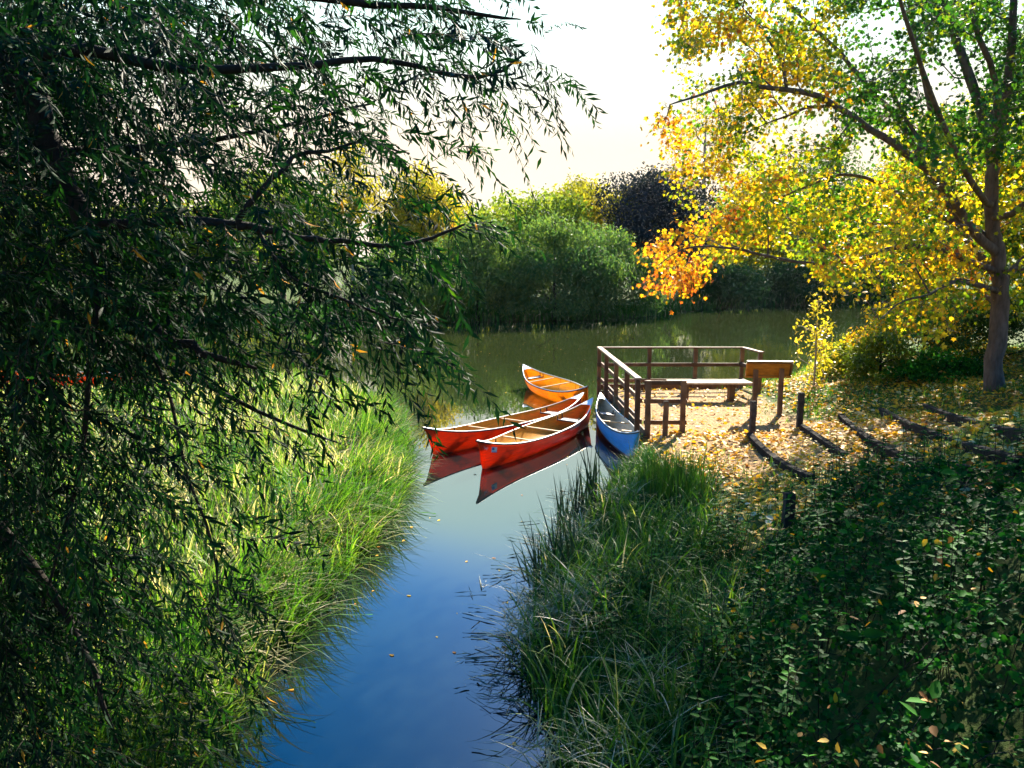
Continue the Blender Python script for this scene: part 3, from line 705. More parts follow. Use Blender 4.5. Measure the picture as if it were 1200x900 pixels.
tpar = np.array([sk_.p[sk_.par[i]] for i in tips]); tp = np.array([sk_.p[i] for i in tips])
tw_ = []
for i in range(len(tp)):
    for _ in range(3):
        e_ = tp[i] + unit(tp[i] - tpar[i]) * .08 + rng.normal(size=3) * .13 - (0, 0, .06)
        tw_.append((np.array([tp[i] - (tp[i] - tpar[i]) * rng.uniform(0, .5), (tp[i] + e_) / 2 + (0, 0, .02), e_]), np.array([.004, .003, .0015])))
ob = tube_mesh('twig_spray', tw_, M['bark_maple'], None, sides=3); ob['kind'] = 'stuff'; reparent(ob, maple)
K = 20
P = np.repeat(tp, K, 0); td = np.repeat(unit(tp - tpar), K, 0)
P = P + rng.normal(size=P.shape) * np.array([.17, .17, .12]) - td * rng.uniform(0, .45, len(P))[:, None]
qx, qy = project(tp)
base = .36 + .17 * np.sin(tp[:, 0] * 1.9 + tp[:, 2] * 2.3) + rng.normal(size=len(tp)) * .13
base += np.where((qx < 860) & (qy > 240), .33, 0) + np.where((qx < 900) & (qy <= 240), .10, 0) - np.where((qx > 980) & (qy < 180), .34, 0) - np.where(qy < -40, .12, 0) + np.where((qx > 1000) & (qy > 250), .06, 0)
tint = np.repeat(base, K) + rng.normal(size=len(P)) * .07
D = unit(td * .5 + rand_unit(len(P)) * .8 + np.array([0, 0, -.75])); Nn = unit(rand_unit(len(P)) + np.array([0, 0, .8]))
ls = rng.uniform(.06, .115, len(P))
ob = link('crown', leaf_mesh('crown', T_MAPLE, P, D, Nn, ls, ls * .95, tint, M['leaf_maple'])); reparent(ob, maple)

# ------------------------------------------------------------------ the willow that hangs across the left of the view
sw = Skel()
wb = np.array([-4.9, 5.4, hz(-4.9, 5.4) - .3])
wt = sw.limb([wb, wb + (.1, 0, .5), at(-260, 420, 5.4), at(-190, 220, 5.3), at(-130, 60, 5.2), at(-90, -60, 5.1)], .26, .16)
def wl(pts, r0, r1, near=None):
    pts = [at(*q) for q in pts]
    return sw.limb(pts, r0, r1, par=sw.near(pts[0]) if near is None else near, sub=3)
wl([(-60, 10, 5.1), (0, 65, 5.0), (40, 125, 5.0), (66, 195, 5.0), (100, 258, 5.0), (122, 330, 5.1), (160, 372, 5.1), (210, 402, 5.0), (250, 416, 4.9), (300, 432, 4.8)], .10, .012)
wl([(110, 262, 5.0), (165, 262, 4.95), (220, 257, 4.9), (290, 265, 4.8), (350, 278, 4.7), (400, 283, 4.65), (470, 289, 4.6), (520, 272, 4.6), (545, 262, 4.6)], .035, .006)
wl([(278, 262, 4.8), (300, 230, 4.85), (330, 200, 4.9), (350, 180, 5), (385, 177, 5.0), (430, 165, 5.1), (480, 180, 5.2)], .022, .006)
wl([(300, 267, 4.8), (320, 300, 4.75), (350, 330, 4.7), (400, 350, 4.6), (450, 370, 4.6), (500, 380, 4.6)], .016, .005)
wl([(-50, -10, 5.1), (60, -30, 5.0), (160, -20, 5.2), (280, -10, 5.4), (400, 0, 5.6), (520, 10, 5.8), (610, 25, 6)], .07, .008)
wl([(10, 70, 5.0), (100, 60, 5.2), (210, 80, 5.4), (330, 80, 5.5), (440, 70, 5.7), (560, 90, 5.9), (620, 60, 6.0)], .05, .007)
wl([(120, 330, 5.1), (105, 430, 4.9), (95, 540, 4.8), (70, 640, 4.7), (40, 740, 4.6)], .026, .006)
wl([(160, 372, 5.1), (200, 470, 4.9), (220, 560, 4.8), (250, 640, 4.8), (255, 720, 4.8)], .015, .005)
wl([(-250, 470, 5.3), (-120, 520, 5.0), (-20, 600, 4.8), (60, 690, 4.7), (110, 790, 4.6), (140, 880, 4.6)], .06, .01)
wl([(-200, 300, 5.3), (-60, 330, 5.6), (60, 360, 6.0), (180, 420, 6.3), (300, 480, 6.5), (400, 520, 6.6)], .06, .008)
wl([(-180, 200, 5.3), (-60, 200, 5.9), (60, 180, 6.4), (200, 170, 6.8), (330, 150, 7.0), (440, 120, 7.2)], .06, .008)
XR = [(-40, 680), (30, 675), (60, 675), (110, 655), (150, 590), (200, 520), (240, 565), (270, 570), (300, 520), (350, 500), (400, 520), (430, 480), (470, 430), (540, 420), (600, 400), (650, 330), (720, 270), (800, 240), (900, 230)]
def wprob(px, py):
    hi = interp(py, *zip(*XR)); f = px / hi
    if f > 1: return 0
    p_ = interp(f, [-.3, 0, .25, .45, .7, .9, 1], [1, 1, .95, .62, .5, .42, .2])
    if 430 < py < 660: p_ *= interp(px, [0, 150, 230, 300, 420], [.8, .5, .25, .16, .2])
    if py < 230: p_ *= interp(px, [0, 200, 420, 520, 640], [1, .95, .8, .66, .5])
    if py < 250: p_ *= interp(px, [0, 120, 300], [.95, .62, .6])
    if 415 < py < 468 and 325 < px < 425: p_ *= .2
    if 428 < py < 470 and px < 150: p_ *= .25
    if 185 < py < 260 and 400 < px < 510: p_ *= .4
    return p_
T = []
while len(T) < 2900:
    px, py = rng.uniform(-220, 645), rng.uniform(-60, 930)
    if rng.random() > wprob(px, py): continue
    f = np.clip(px / 450, 0, 1)
    Y = rng.uniform(3.9 + .4 * f, 7.4 - 1.0 * f)
    q = at(px, py, Y)
    if q[2] < max(hz(q[0], q[1]), 0) + .12: continue
    T.append(q)
while len(T) < 4000:
    px, py = rng.uniform(-60, 670), rng.uniform(-60, 250)
    if rng.random() > wprob(px, py) * .9: continue
    T.append(at(px, py, rng.uniform(6, 9.5)))
while len(T) < 4600:
    px, py = rng.uniform(-120, 190), rng.uniform(-40, 800)
    if rng.random() > 1 - max(px, 0) / 200 or 425 < py < 470 or (py < 230 and rng.random() < .5): continue
    q = at(px, py, rng.uniform(4.4, 6.5))
    if q[2] > hz(q[0], q[1]) + .15: T.append(q)
T = np.array(T)
tips = sw.grow(T, np.array([-3.4, 5.2, 4.5]), alpha=.30, step=.18, sag=.06, rtip=.0021)
willow = tag(empty('willow_tree', tuple(wb)), 'dark willow hanging its narrow leaves across the near left side', 'tree'); bpy.context.view_layer.update()
ob = tube_mesh('trunk', sw.chains(), M['bark_dark'], None, sides=9, rough=.04); reparent(ob, willow)
tp = np.array([sw.p[i] for i in tips]); tpar = np.array([sw.p[sw.par[i]] for i in tips])
K = 23
d0 = unit(unit(tp - tpar) * .8 + rng.normal(size=tp.shape) * .45 + np.array([.35, -.05, -.25]))
tl = rng.uniform(.28, .55, len(tp)); sI = np.linspace(0, 1, K)
TW = tp[:, None] + d0[:, None] * (tl[:, None] * sI[None])[..., None] + np.array([0, 0, -1.0]) * (tl[:, None] * .45 * sI[None] ** 2)[..., None]
tube = tube_mesh('twigs', [(TW[i, ::3], np.linspace(.0024, .0009, 8)) for i in range(len(tp))], M['bark_dark'], None, sides=3); reparent(tube, willow)
tube.name = 'twig_spray'; tube['kind'] = 'stuff'
dirT = unit(np.gradient(TW, axis=1)); up = rand_unit(len(tp)) + np.array([0, -.2, .5])
sideT = unit(np.cross(dirT, up[:, None])); alt = np.where(np.arange(K) % 2 == 0, 1.0, -1.0)[None, :, None]
D = unit(dirT * .75 + sideT * alt * .75 + rng.normal(size=TW.shape) * .28 + np.array([0, 0, -.5])).reshape(-1, 3)
Nn = unit(np.cross(dirT, sideT).reshape(-1, 3) + rng.normal(size=(len(D), 3)) * .5)
P = TW.reshape(-1, 3); ll = np.repeat(rng.uniform(.75, 1.15, len(tp)), K) * rng.uniform(.066, .116, len(P))
keep = (rng.random(len(P)) < .93) & (P[:, 2] > .05)
tint = np.repeat(rng.beta(2.2, 2.6, len(tp)) * .8, K) + rng.normal(size=len(P)) * .10
tint = np.minimum(tint, .955); tint[rng.random(len(P)) < .006] = .985
ob = link('crown', leaf_mesh('crown', T_LANCE, P[keep], D[keep], Nn[keep], ll[keep], ll[keep] * rng.uniform(.16, .24, keep.sum()), tint[keep], M['leaf_willow'])); reparent(ob, willow)
# ------------------------------------------------------------------ trees across the river and behind the path
def lobed_tree(name, label, cat, mat, px, Y, top, half, n, leaf, tint=(.5, .2), skirt=.0, lobes=26, trunk_r=.25, bark='bark', droop=.2, tpl=T_DIAM, lobe_r=.34, asp=.55, group='trees and bushes across the river', depth=None, lean=0, gap=0.0, base_z=None, limbs=9, rnd=.5, place=None):
    x = float(at(px, 300, Y)[0]); zb = hz(x, Y) if base_z is None else base_z
    H = float(at(px, top, Y)[2]) - zb; wv = half * Y / FPX * (1.22 if Y > 50 and not place else 1)
    if Y > 50 and not place: n = int(n * 1.4); lobes = int(lobes * 1.5)
    dv = wv if depth is None else depth
    if place: x, Y, H, wv = place; dv = wv; zb = hz(x, Y) - .1
    root = tag(empty(name, (x, Y, zb)), label, cat, group)
    zc = H * (skirt + (1 - skirt) * .52); hh = H * (1 - skirt) * .5
    c = rand_unit(lobes) * (rng.uniform(.25, 1, lobes) ** .5)[:, None]
    lr = lobe_r * rng.uniform(.6, 1.25, lobes)
    if skirt <= .02: c[:, 2] = np.abs(c[:, 2]) * 2.1 - 1.1
    c = c / np.maximum(np.abs(c).max(0), .5) * (1 - lr * .8)[:, None]
    if skirt <= .02: c[:, :2] *= np.sqrt(np.clip(1.15 - ((c[:, 2] + 1) / 2) ** 2, 0, 1))[:, None] ** .6
    C = np.array([lean, 0, zc]) + c * np.array([wv, dv, hh])
    cnt = (lr ** 2 / (lr ** 2).sum() * n).astype(int)
    P = []; Nn = []; tt = []
    for i in range(lobes):
        k = cnt[i]; u = rand_unit(k); rr = (.55 + .5 * rng.random(k) ** .6)
        P.append(C[i] + u * rr[:, None] * lr[i] * np.array([wv, dv, hh]) * np.array([1, 1, .9]) + rng.normal(size=(k, 3)) * leaf * .8); Nn.append(u)
        tt.append(np.full(k, tint[0] + rng.normal() * tint[1] * .6) + rng.normal(size=k) * tint[1] * .6)
    P = np.concatenate(P); Nn = np.concatenate(Nn); tt = np.concatenate(tt)
    if gap:
        g = np.sin(P[:, 0] * 2.1 + 3 * lean) * np.sin(P[:, 2] * 1.9) * np.sin(P[:, 1] * 1.7 + 1); kp = (g < .25) | (rng.random(len(P)) > gap); P, Nn, tt = P[kp], Nn[kp], tt[kp]
    kp = P[:, 2] > .05; P, Nn, tt = P[kp], Nn[kp], tt[kp]
    D = unit(rand_unit(len(P)) + np.array([0, 0, -droop * 2])); Nn = unit(Nn * .7 + rand_unit(len(P)) * rnd + np.array([0, 0, .35]))
    l = leaf * rng.uniform(.6, 1.35, len(P))
    # trunk and the limbs that carry the lobes
    s_ = Skel(); h0 = max(H * skirt, H * .18)
    tr_ = s_.limb([(0, 0, -.3), (lean * .1, 0, h0 * .5), (lean * .4, 0, h0), (lean * .8, 0, zc + hh * .3), (lean, 0, zc + hh * .7)], trunk_r, trunk_r * .3)
    s_.grow(C[:limbs] if limbs < lobes else C, np.array([0, 0, h0]), .3, .8, .05, trunk_r * .22)
    tube_mesh('trunk', s_.chains(), M[bark], root, sides=8)
    link('crown', leaf_mesh('crown', tpl, P, D, Nn, l, l * asp, tt, M[mat]), root)
    return root
G2 = 'trees on the near right bank'
# sallow bushes at the far waterline
for px, Y, top, half, n, lab in ((650, 54.2, 240, 74, 15000, 'broad blue green sallow bush at the far waterline behind the orange canoe'),
                                 (560, 53.6, 250, 62, 12000, 'rounded dark sallow bush at the far waterline left of the broad one'),
                                 (722, 56.5, 262, 55, 10000, 'low sallow bush below the dark copper tree at the far waterline'),
                                 (470, 53, 275, 62, 9000, 'dark sallow bush at the far waterline seen below the willow tips')):
    lobed_tree('sallow_bush', lab, 'bush', 'leaf_far_sallow', px, Y, top, half, n, .30, (.60, .25), .0, lobes=34, trunk_r=.14, bark='bark_dark', droop=.45, tpl=T_LANCE, lobe_r=.30, asp=.28, depth=3.4)
far = [
 ('willow_tree', 'pale green round topped tree behind the sallow bushes, left of the golden one', 'leaf_far_olive', 618, 66, 222, 62, 9000, .30, (.42, .2), .12),
 ('poplar_tree', 'golden olive tree rising just left of the dark copper tree', 'leaf_far_yellow', 692, 70, 198, 56, 9000, .30, (.28, .2), .15),
 ('copper_beech', 'dark purple copper beech, the darkest crown on the far bank', 'leaf_far_copper', 772, 68, 184, 60, 20000, .27, (.4, .2), .06),
 ('poplar_tree', 'yellow leaved tree on the far bank glimpsed beside the willow branches', 'leaf_far_yellow', 495, 68, 198, 48, 8000, .30, (.4, .22), .12),
 ('birch_tree', 'slim pale stemmed birch on the far bank behind the willow leaves', 'leaf_far_yellow', 412, 62, 165, 34, 2600, .24, (.35, .2), .35),
 ('willow_tree', 'green tree on the far bank hidden behind the middle of the near willow', 'leaf_far_olive', 330, 60, 205, 70, 9000, .32, (.3, .2), .06),
 ('willow_tree', 'olive tree on the far bank behind the thickest leaves of the near willow', 'leaf_far_olive', 180, 58, 235, 75, 8000, .34, (.45, .2), .06),
 ('willow_tree', 'olive tree on the far bank at the very left behind the near willow', 'leaf_far_olive', 20, 56, 225, 75, 8000, .34, (.4, .2), .06),
 ('ash_tree', 'tall thinly leaved tree whose bare upper twigs stand beside the copper beech', 'leaf_far_orange', 822, 74, 120, 34, 1700, .24, (.3, .25), .35),
 ('lime_tree', 'yellow green tree on the far bank right of the thinly leaved one', 'leaf_far_yellow', 880, 80, 190, 52, 9000, .32, (.22, .2), .06),
 ('lime_tree', 'green tree on the far bank behind the middle of the maple crown', 'leaf_far_green', 965, 86, 165, 55, 9000, .34, (.6, .2), .06),
 ('lime_tree', 'yellow tree on the far bank behind the maple limbs', 'leaf_far_yellow', 1050, 92, 170, 55, 8000, .36, (.35, .2), .06),
]
for name, lab, mat, px, Y, top, half, n, leaf, tint, skirt in far:
    thin = n < 4000
    lobed_tree(name, lab, 'tree', mat, px, Y, top, half, n, leaf, tint, skirt, bark='bark_pale' if thin else 'bark', trunk_r=.17 if thin else .25, lobes=40 if thin else 30, lobe_r=.22 if thin else .33, limbs=40 if thin else 9)
for px, Y, top, half, n, lab in ((845, 68.5, 300, 45, 8000, 'green bush at the far waterline below the maple leaf tips'),
                                 (940, 73, 296, 52, 8000, 'dark green bush at the far waterline behind the landing'),
                                 (1030, 78, 305, 50, 7000, 'dark bush at the far waterline behind the golden shrub')):
    lobed_tree('waterside_bush', lab, 'bush', 'leaf_far_green', px, Y, top, half, n, .30, (.35, .2), .0, lobes=30, trunk_r=.12, bark='bark_dark', droop=.3)
# near right bank, beyond and beside the maple
nr = [
 ('hazel_tree', 'gold and green tree standing behind the maple trunk', 'leaf_maple', 1110, 27, 120, 120, 9000, .17, (.42, .16), .20, T_OVATE, .7),
 ('hazel_tree', 'green tree at the right edge behind the maple', 'leaf_far_green', 1250, 25, -60, 110, 9000, .18, (.6, .2), .12, T_OVATE, .7),
 ('hazel_tree', 'dark green tree past the right edge of the view beside the path', 'leaf_far_green', 1420, 17, -250, 190, 9000, .17, (.5, .2), .2, T_OVATE, .7),
]
for name, lab, mat, px, Y, top, half, n, leaf, tint, skirt, tpl, asp in nr:
    lobed_tree(name, lab, 'tree', mat, px, Y, top, half, n, leaf, tint, skirt, group=G2, tpl=tpl, asp=asp, lobes=34, lobe_r=.30, trunk_r=.16)
for px, Y, top, half, n, mat, tint, lab in ((1090, 23.5, 325, 85, 8000, 'leaf_maple', (.45, .25), 'autumn shrub with red brown tinges under the maple limbs'),
                                            (1040, 22.0, 385, 50, 4500, 'leaf_gold', (.12, .25), 'low tangled shrub on the bank right of the golden one'),
                                            (1180, 22.5, 335, 80, 6500, 'leaf_far_green', (.5, .3), 'dark shrub behind the foot of the maple trunk'),
                                            (1110, 21.0, 408, 60, 4500, 'leaf_bramble', (.6, .25), 'low dark green shrub left of the maple trunk foot'),
                                            (995, 24.0, 398, 38, 3500, 'leaf_gold', (.25, .25), 'low yellow green shrub behind the golden spray')):
    lobed_tree('bank_shrub', lab, 'shrub', mat, px, Y, top, half, n, .085, tint, .0, lobes=36, trunk_r=.035, bark='bark_dark', tpl=T_OVATE, asp=.6, lobe_r=.26, group='shrubs on the bank behind the path', depth=1.0, limbs=30)
lobed_tree('golden_shrub', 'sunlit golden leaved sapling shrub behind the information board', 'shrub', 'leaf_gold', 962, 22.5, 332, 26, 620, .10, (.7, .25), .0, lobes=26, trunk_r=.03, bark='bark_pale', tpl=T_OVATE, asp=.6, lobe_r=.22, group='shrubs on the bank behind the path', depth=.6, limbs=26)
# far wood beyond everything
Pw = []; Nw = []; tw = []
for i in range(95):
    x = rng.uniform(-170, 210); Y = rng.uniform(112, 165); h = rng.uniform(8.5, 12.5) * (1 if -35 < x < 45 else 1.15); r = rng.uniform(4, 7)
    k = 420; u = rand_unit(k)
    Pw.append(np.array([x, Y, 2 + h * .5]) + u * (.65 + .4 * rng.random((k, 1))) * np.array([r, r, h * .52])); Nw.append(u); tw.append(np.full(k, rng.uniform(.2, .7)) + rng.normal(size=k) * .12)
Pw = np.concatenate(Pw); Nw = np.concatenate(Nw); tw = np.concatenate(tw)
wood = link('far_wood', leaf_mesh('far_wood', T_DIAM, Pw, unit(rand_unit(len(Pw)) + (0, 0, -.4)), unit(Nw + rand_unit(len(Pw)) * .6), rng.uniform(.7, 1.5, len(Pw)), rng.uniform(.5, 1.0, len(Pw)), tw, M['leaf_far_olive']))
tag(wood, kind='stuff')

# ------------------------------------------------------------------ grass, rushes, brambles, leaf litter
def scatter(n, x0, x1, y0, y1, ok):
    out = []
    got = 0
    while got < n:
        x = rng.uniform(x0, x1, n); y = rng.uniform(y0, y1, n); P = np.stack([x, y], 1); k = ok(P); out.append(P[k]); got += int(k.sum())
    P = np.concatenate(out)[:n]; z = height(P[:, 0], P[:, 1]); return np.concatenate([P, z[:, None]], 1)
patch_n = lambda P, f, ph: np.sin(P[:, 0] * f + ph) * np.sin(P[:, 1] * f * .8 + ph * 2.1 + np.sin(P[:, 0] * f * .5))
# left bank: tall grass, thick to the water's edge
def okL(P):
    d = poly_sd(P, SH_L); keep = np.interp(-P[:, 0], [1, 5, 8, 16], [1, .9, .5, .2])
    return (d > -.08) & (rng.random(len(P)) < keep)
P = scatter(30000, -16, -1.2, 5.0, 25.2, okL); n_ = len(P); P[:, 2] = np.maximum(P[:, 2], -.05)
pn = patch_n(P[:, :2], 1.7, .4); dl = poly_sd(P[:, :2], SH_L)
H = rng.uniform(.26, .66, n_) * np.interp(-P[:, 0], [6, 8.5], [1, .36]) * np.interp(P[:, 1], [8, 15], [.72, 1]) * (1 + .25 * pn) * np.where(dl < .5, .9, 1)
az = np.where(dl < .9, rng.normal(-.1, .9, n_), rng.uniform(-math.pi, math.pi, n_))
lean = np.abs(rng.normal(.12, .18, n_)) + np.where(pn > .35, .35, 0); bend = rng.uniform(.2, 2.1, n_)
tint = .68 + .16 * pn + rng.normal(size=n_) * .16 + np.where(rng.random(n_) < .14, .33, 0)
g1 = link('grass', blade_mesh('grass', P, H, rng.uniform(.011, .027, n_) * np.interp(P[:, 1], [6, 20], [.8, 1.3]), lean, bend, az, tint, M['grass'])); tag(g1, kind='stuff')
# straw laid flat along the left waterline
def okS(P):
    d = poly_sd(P, SH_L); return (d > -.15) & (d < .9) & (patch_n(P, 2.6, 1.2) > -.35)
P = scatter(1500, -3.6, -1.1, 6, 20.5, okS); n_ = len(P); P[:, 2] = np.maximum(P[:, 2], 0) + rng.uniform(.02, .18, n_)
s1 = link('straw_grass', blade_mesh('straw_grass', P, rng.uniform(.35, .85, n_), rng.uniform(.010, .018, n_), rng.uniform(.9, 1.45, n_), rng.uniform(.1, .6, n_), rng.normal(-.35, .75, n_), (.30 + rng.normal(size=n_) * .28), M['straw'])); tag(s1, kind='stuff')
# right bank edge grass, in arching tufts
BR = np.array([hit(*q)[:2] for q in ((745, 960), (800, 850), (840, 760), (865, 690), (900, 650), (960, 612), (1040, 580), (1130, 568), (1260, 545), (1500, 560))] + [(9.0, 4.0), (9, .5), (.8, .5)])
def okR(P):
    d = poly_sd(P, SH_R); e = poly_sd(P, BR); return (d > interp(P[:, 1], [8, 10, 13], [-.08, .1, .2])) & (e < .5) & (d < interp(P[:, 1], [4, 10, 13, 16], [3, 2.3, 1.0, .55])) & (rng.random(len(P)) < np.where(d < 1.2, 1, .6))
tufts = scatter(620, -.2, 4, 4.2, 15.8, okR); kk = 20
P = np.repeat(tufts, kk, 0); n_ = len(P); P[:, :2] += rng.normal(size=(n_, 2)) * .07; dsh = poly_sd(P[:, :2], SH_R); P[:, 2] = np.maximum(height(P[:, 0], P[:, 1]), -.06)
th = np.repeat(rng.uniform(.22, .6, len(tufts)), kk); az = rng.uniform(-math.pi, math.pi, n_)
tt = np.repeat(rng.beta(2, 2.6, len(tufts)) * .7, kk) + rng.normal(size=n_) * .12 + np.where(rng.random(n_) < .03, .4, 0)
g2 = link('grass', blade_mesh('grass', P, th * rng.uniform(.6, 1.15, n_) * np.interp(dsh, [0, .7], [.5, 1]), rng.uniform(.006, .013, n_), np.abs(rng.normal(.2, .2, n_)), rng.uniform(.5, 1.9, n_), az, tt, M['grass_shaded'], 6)); tag(g2, kind='stuff')
# flattened pale blades at the foot of the right bank
def okF(P):
    d = poly_sd(P, SH_R); return (d > -.25) & (d < .8) & (patch_n(P, 2.9, .3) > .1)
P = scatter(1300, -.2, 2.2, 4.5, 12.2, okF); n_ = len(P); P[:, 2] = np.maximum(P[:, 2], 0) + rng.uniform(.05, .3, n_)
s2 = link('straw_grass', blade_mesh('straw_grass', P, rng.uniform(.25, .6, n_), rng.uniform(.007, .014, n_), rng.uniform(.8, 1.5, n_), rng.uniform(.1, .7, n_), rng.uniform(-math.pi, math.pi, n_), (.3 + rng.normal(size=n_) * .3), M['straw'])); tag(s2, kind='stuff')
# short turf and weeds between path and trees
def okT(P):
    d = poly_sd(P, SH_R); e = poly_sd(P, BR); w_ = path_w(P[:, 0], P[:, 1])
    fl = (P[:, 0] > 2.7) & (P[:, 0] < 6.6) & (P[:, 1] > 17.3) & (P[:, 1] < 24)
    return (d > .1) & (e < .4) & (rng.random(len(P)) < np.clip(.95 - w_ * 1.1, .02, 1) * np.where(patch_n(P, 1.9, 2) > -.1, 1, .3)) & (~fl | (rng.random(len(P)) < .25))
P = scatter(22000, 2, 15, 7.0, 31, okT); n_ = len(P)
g3 = link('turf_grass', blade_mesh('turf_grass', P, rng.uniform(.06, .2, n_) * np.interp(P[:, 1], [12, 24], [.9, 1.5]), rng.uniform(.009, .016, n_), np.abs(rng.normal(.3, .3, n_)), rng.uniform(.2, 1.4, n_), rng.uniform(-math.pi, math.pi, n_), .45 + rng.normal(size=n_) * .22, M['grass'], 3)); tag(g3, kind='stuff')
# long sweet-grass arching from the left bank on to the water
P = scatter(4200, -3.8, -1.0, 5.5, 20.5, lambda P: (np.abs(poly_sd(P, SH_L) - .25) < .45) & (patch_n(P, 3.1, .2) > -.45)); n_ = len(P); P[:, 2] = np.maximum(P[:, 2], -.02)
sg = link('grass', blade_mesh('grass', P, rng.uniform(.45, .95, n_), rng.uniform(.014, .028, n_), np.abs(rng.normal(.45, .35, n_)), rng.uniform(.5, 1.5, n_), rng.normal(-.3, .9, n_), .5 + .2 * patch_n(P, 2.3, .5) + rng.normal(size=n_) * .18, M['grass'], 6)); tag(sg, kind='stuff')
# broad bent blades and nettles mixed into the right bank
def okB(P):
    d = poly_sd(P, SH_R); return (d > -.1) & (d < 1.9) & (poly_sd(P, BR) < .4) & (patch_n(P, 2.7, 1.9) > -.2)
P = scatter(2600, -.2, 3.6, 4.2, 13.5, okB); n_ = len(P); P[:, 2] = np.maximum(P[:, 2], -.02)
bb = link('grass', blade_mesh('grass', P, rng.uniform(.4, .95, n_), rng.uniform(.012, .024, n_), np.abs(rng.normal(.4, .3, n_)), rng.uniform(.6, 2.0, n_), rng.uniform(-math.pi, math.pi, n_), .5 + rng.normal(size=n_) * .22, M['grass'], 6)); tag(bb, kind='stuff')
def nettles(P0):
    LPn = []; LDn = []; szn = []; stm = []
    for q in P0:
        inb = poly_sd(q[None, :2], BR)[0] > 0; b0 = q + (0, 0, .25 if inb else 0); h_ = rng.uniform(.35, .75); ln = np.array([*(rng.normal(size=2) * .12), 1.0]); k = int(h_ / .055)
        stm.append((np.array([q - (0, 0, .02), b0 + ln * h_ * .5, b0 + ln * h_]), np.array([.005, .004, .002]))); a0 = rng.uniform(0, 6.28)
        for i in range(2, k + 1):
            for sgn in (0, math.pi):
                a_ = a0 + i * 1.57 + sgn; LPn.append(b0 + ln * h_ * i / k); LDn.append((math.cos(a_), math.sin(a_), .25 - .5 * (1 - i / k))); szn.append(.105 * (1.15 - .75 * i / k) * rng.uniform(.8, 1.2))
    LPn = np.array(LPn); LDn = np.array(LDn); szn = np.array(szn); n_ = len(szn)
    nm = link('nettle_undergrowth', leaf_mesh('nettle_undergrowth', T_OVATE, LPn, LDn + rng.normal(size=(n_, 3)) * .15, np.array([[0, 0, 1.0]]) + rng.normal(size=(n_, 3)) * .25, szn, szn * .55, rng.beta(3, 2.2, n_) * .92, M['leaf_bramble'])); tag(nm, kind='stuff')
    ns_ = tube_mesh('nettle_stems', stm, M['bark_dark'], None, sides=4); ns_.name = 'nettle_undergrowth'; tag(ns_, kind='stuff')
nettles(scatter(520, .2, 9, 2.5, 13.5, lambda P: (poly_sd(P, SH_R) > .5) & (poly_sd(P, BR) > -1.3) & (patch_n(P, 1.9, .3) > -.1)))
nettles(scatter(420, -9, -2, 5.5, 21, lambda P: (poly_sd(P, SH_L) > .35) & (patch_n(P, 1.5, 2.3) > .1)))
# clumps one can point at
def clump(name, label, px, py, rx, ry, n, h, mat, lean, bend, wd, tint, cat, zmin=-.3, grp=None, tilt=None):
    q = atz(px, py, .0); root = tag(empty(name, (q[0], q[1], 0)), label, cat, grp)
    P = np.zeros((n, 3)); a = rng.uniform(0, 6.28, n); r_ = np.sqrt(rng.random(n)); P[:, 0] = np.cos(a) * r_ * rx; P[:, 1] = np.sin(a) * r_ * ry
    P[:, 2] = np.maximum(height(P[:, 0] + q[0], P[:, 1] + q[1]), zmin)
    azz = rng.uniform(-math.pi, math.pi, n) if tilt is None else rng.normal(tilt, .8, n)
    link('leaf_blades', blade_mesh('leaf_blades', P, rng.uniform(.6, 1.1, n) * h, rng.uniform(.7, 1.3, n) * wd, np.abs(rng.normal(lean, lean * .7, n)), rng.uniform(0, bend, n), azz, tint + rng.normal(size=n) * .18, M[mat], 6), root)['kind'] = 'stuff'
    return root
clump('rush_clump', 'bright green clump of upright rushes on the bank below the blue canoe', 786, 618, .50, .75, 620, .74, 'rush', .10, .35, .016, .5, 'rushes')
clump('reed_clump', 'thin dark reeds with bent tops standing in the water beside the rush clump', 676, 625, .34, .55, 75, 1.2, 'reed', .10, .35, .03, .4, 'reeds')
clump('reed_clump', 'few broad dark reed blades leaning left over the water', 648, 695, .28, .5, 34, .95, 'reed', .3, .3, .032, .6, 'reeds', tilt=math.pi)
clump('reed_clump', 'ragged low dark reeds lying on the water by the near right bank', 622, 780, .35, 1.1, 90, .5, 'reed', 1.0, .7, .012, .3, 'reeds', tilt=math.pi)
clump('reed_clump', 'green sword leaved tuft in the grass nearest the near right bank', 735, 700, .4, .6, 160, .7, 'rush', .25, .8, .014, .35, 'reeds')
# brambles
nb = 19000
P = scatter(nb, .8, 9, 1.6, 13, lambda P: (poly_sd(P, BR) > -.15) & (rng.random(len(P)) < np.interp(np.hypot(P[:, 0], P[:, 1]), [2, 6, 13], [1, .9, .55])))
e = poly_sd(P[:, :2], BR)
hum = .62 * (1 - np.exp(-np.maximum(e + .15, 0) / .5)) * (1 + .45 * patch_n(P[:, :2], 1.6, .9) + .22 * patch_n(P[:, :2], 4.3, 2.2))
P[:, 2] += hum - np.minimum(rng.exponential(.10, nb), hum * .9) + .03
sp = rng.uniform(-math.pi, math.pi, nb); up = unit(rand_unit(nb) * .55 + np.array([-.15, -.25, .8]))
main = unit(np.stack([np.cos(sp), np.sin(sp), rng.uniform(-.5, .2, nb)], 1)); side = unit(np.cross(up, main))
LP = []; LD = []
for k, (f, s_) in enumerate(((1, 0), (.55, .85), (.55, -.85), (.2, 1), (.2, -1))):
    d_ = unit(main * f + side * s_ + rng.normal(size=(nb, 3)) * .12); LP.append(P + main * (.03 if k < 3 else -.01)); LD.append(d_)
LP = np.concatenate(LP); LD = np.concatenate(LD); LN = unit(np.tile(up, (5, 1)) + rng.normal(size=(len(LP), 3)) * .25)
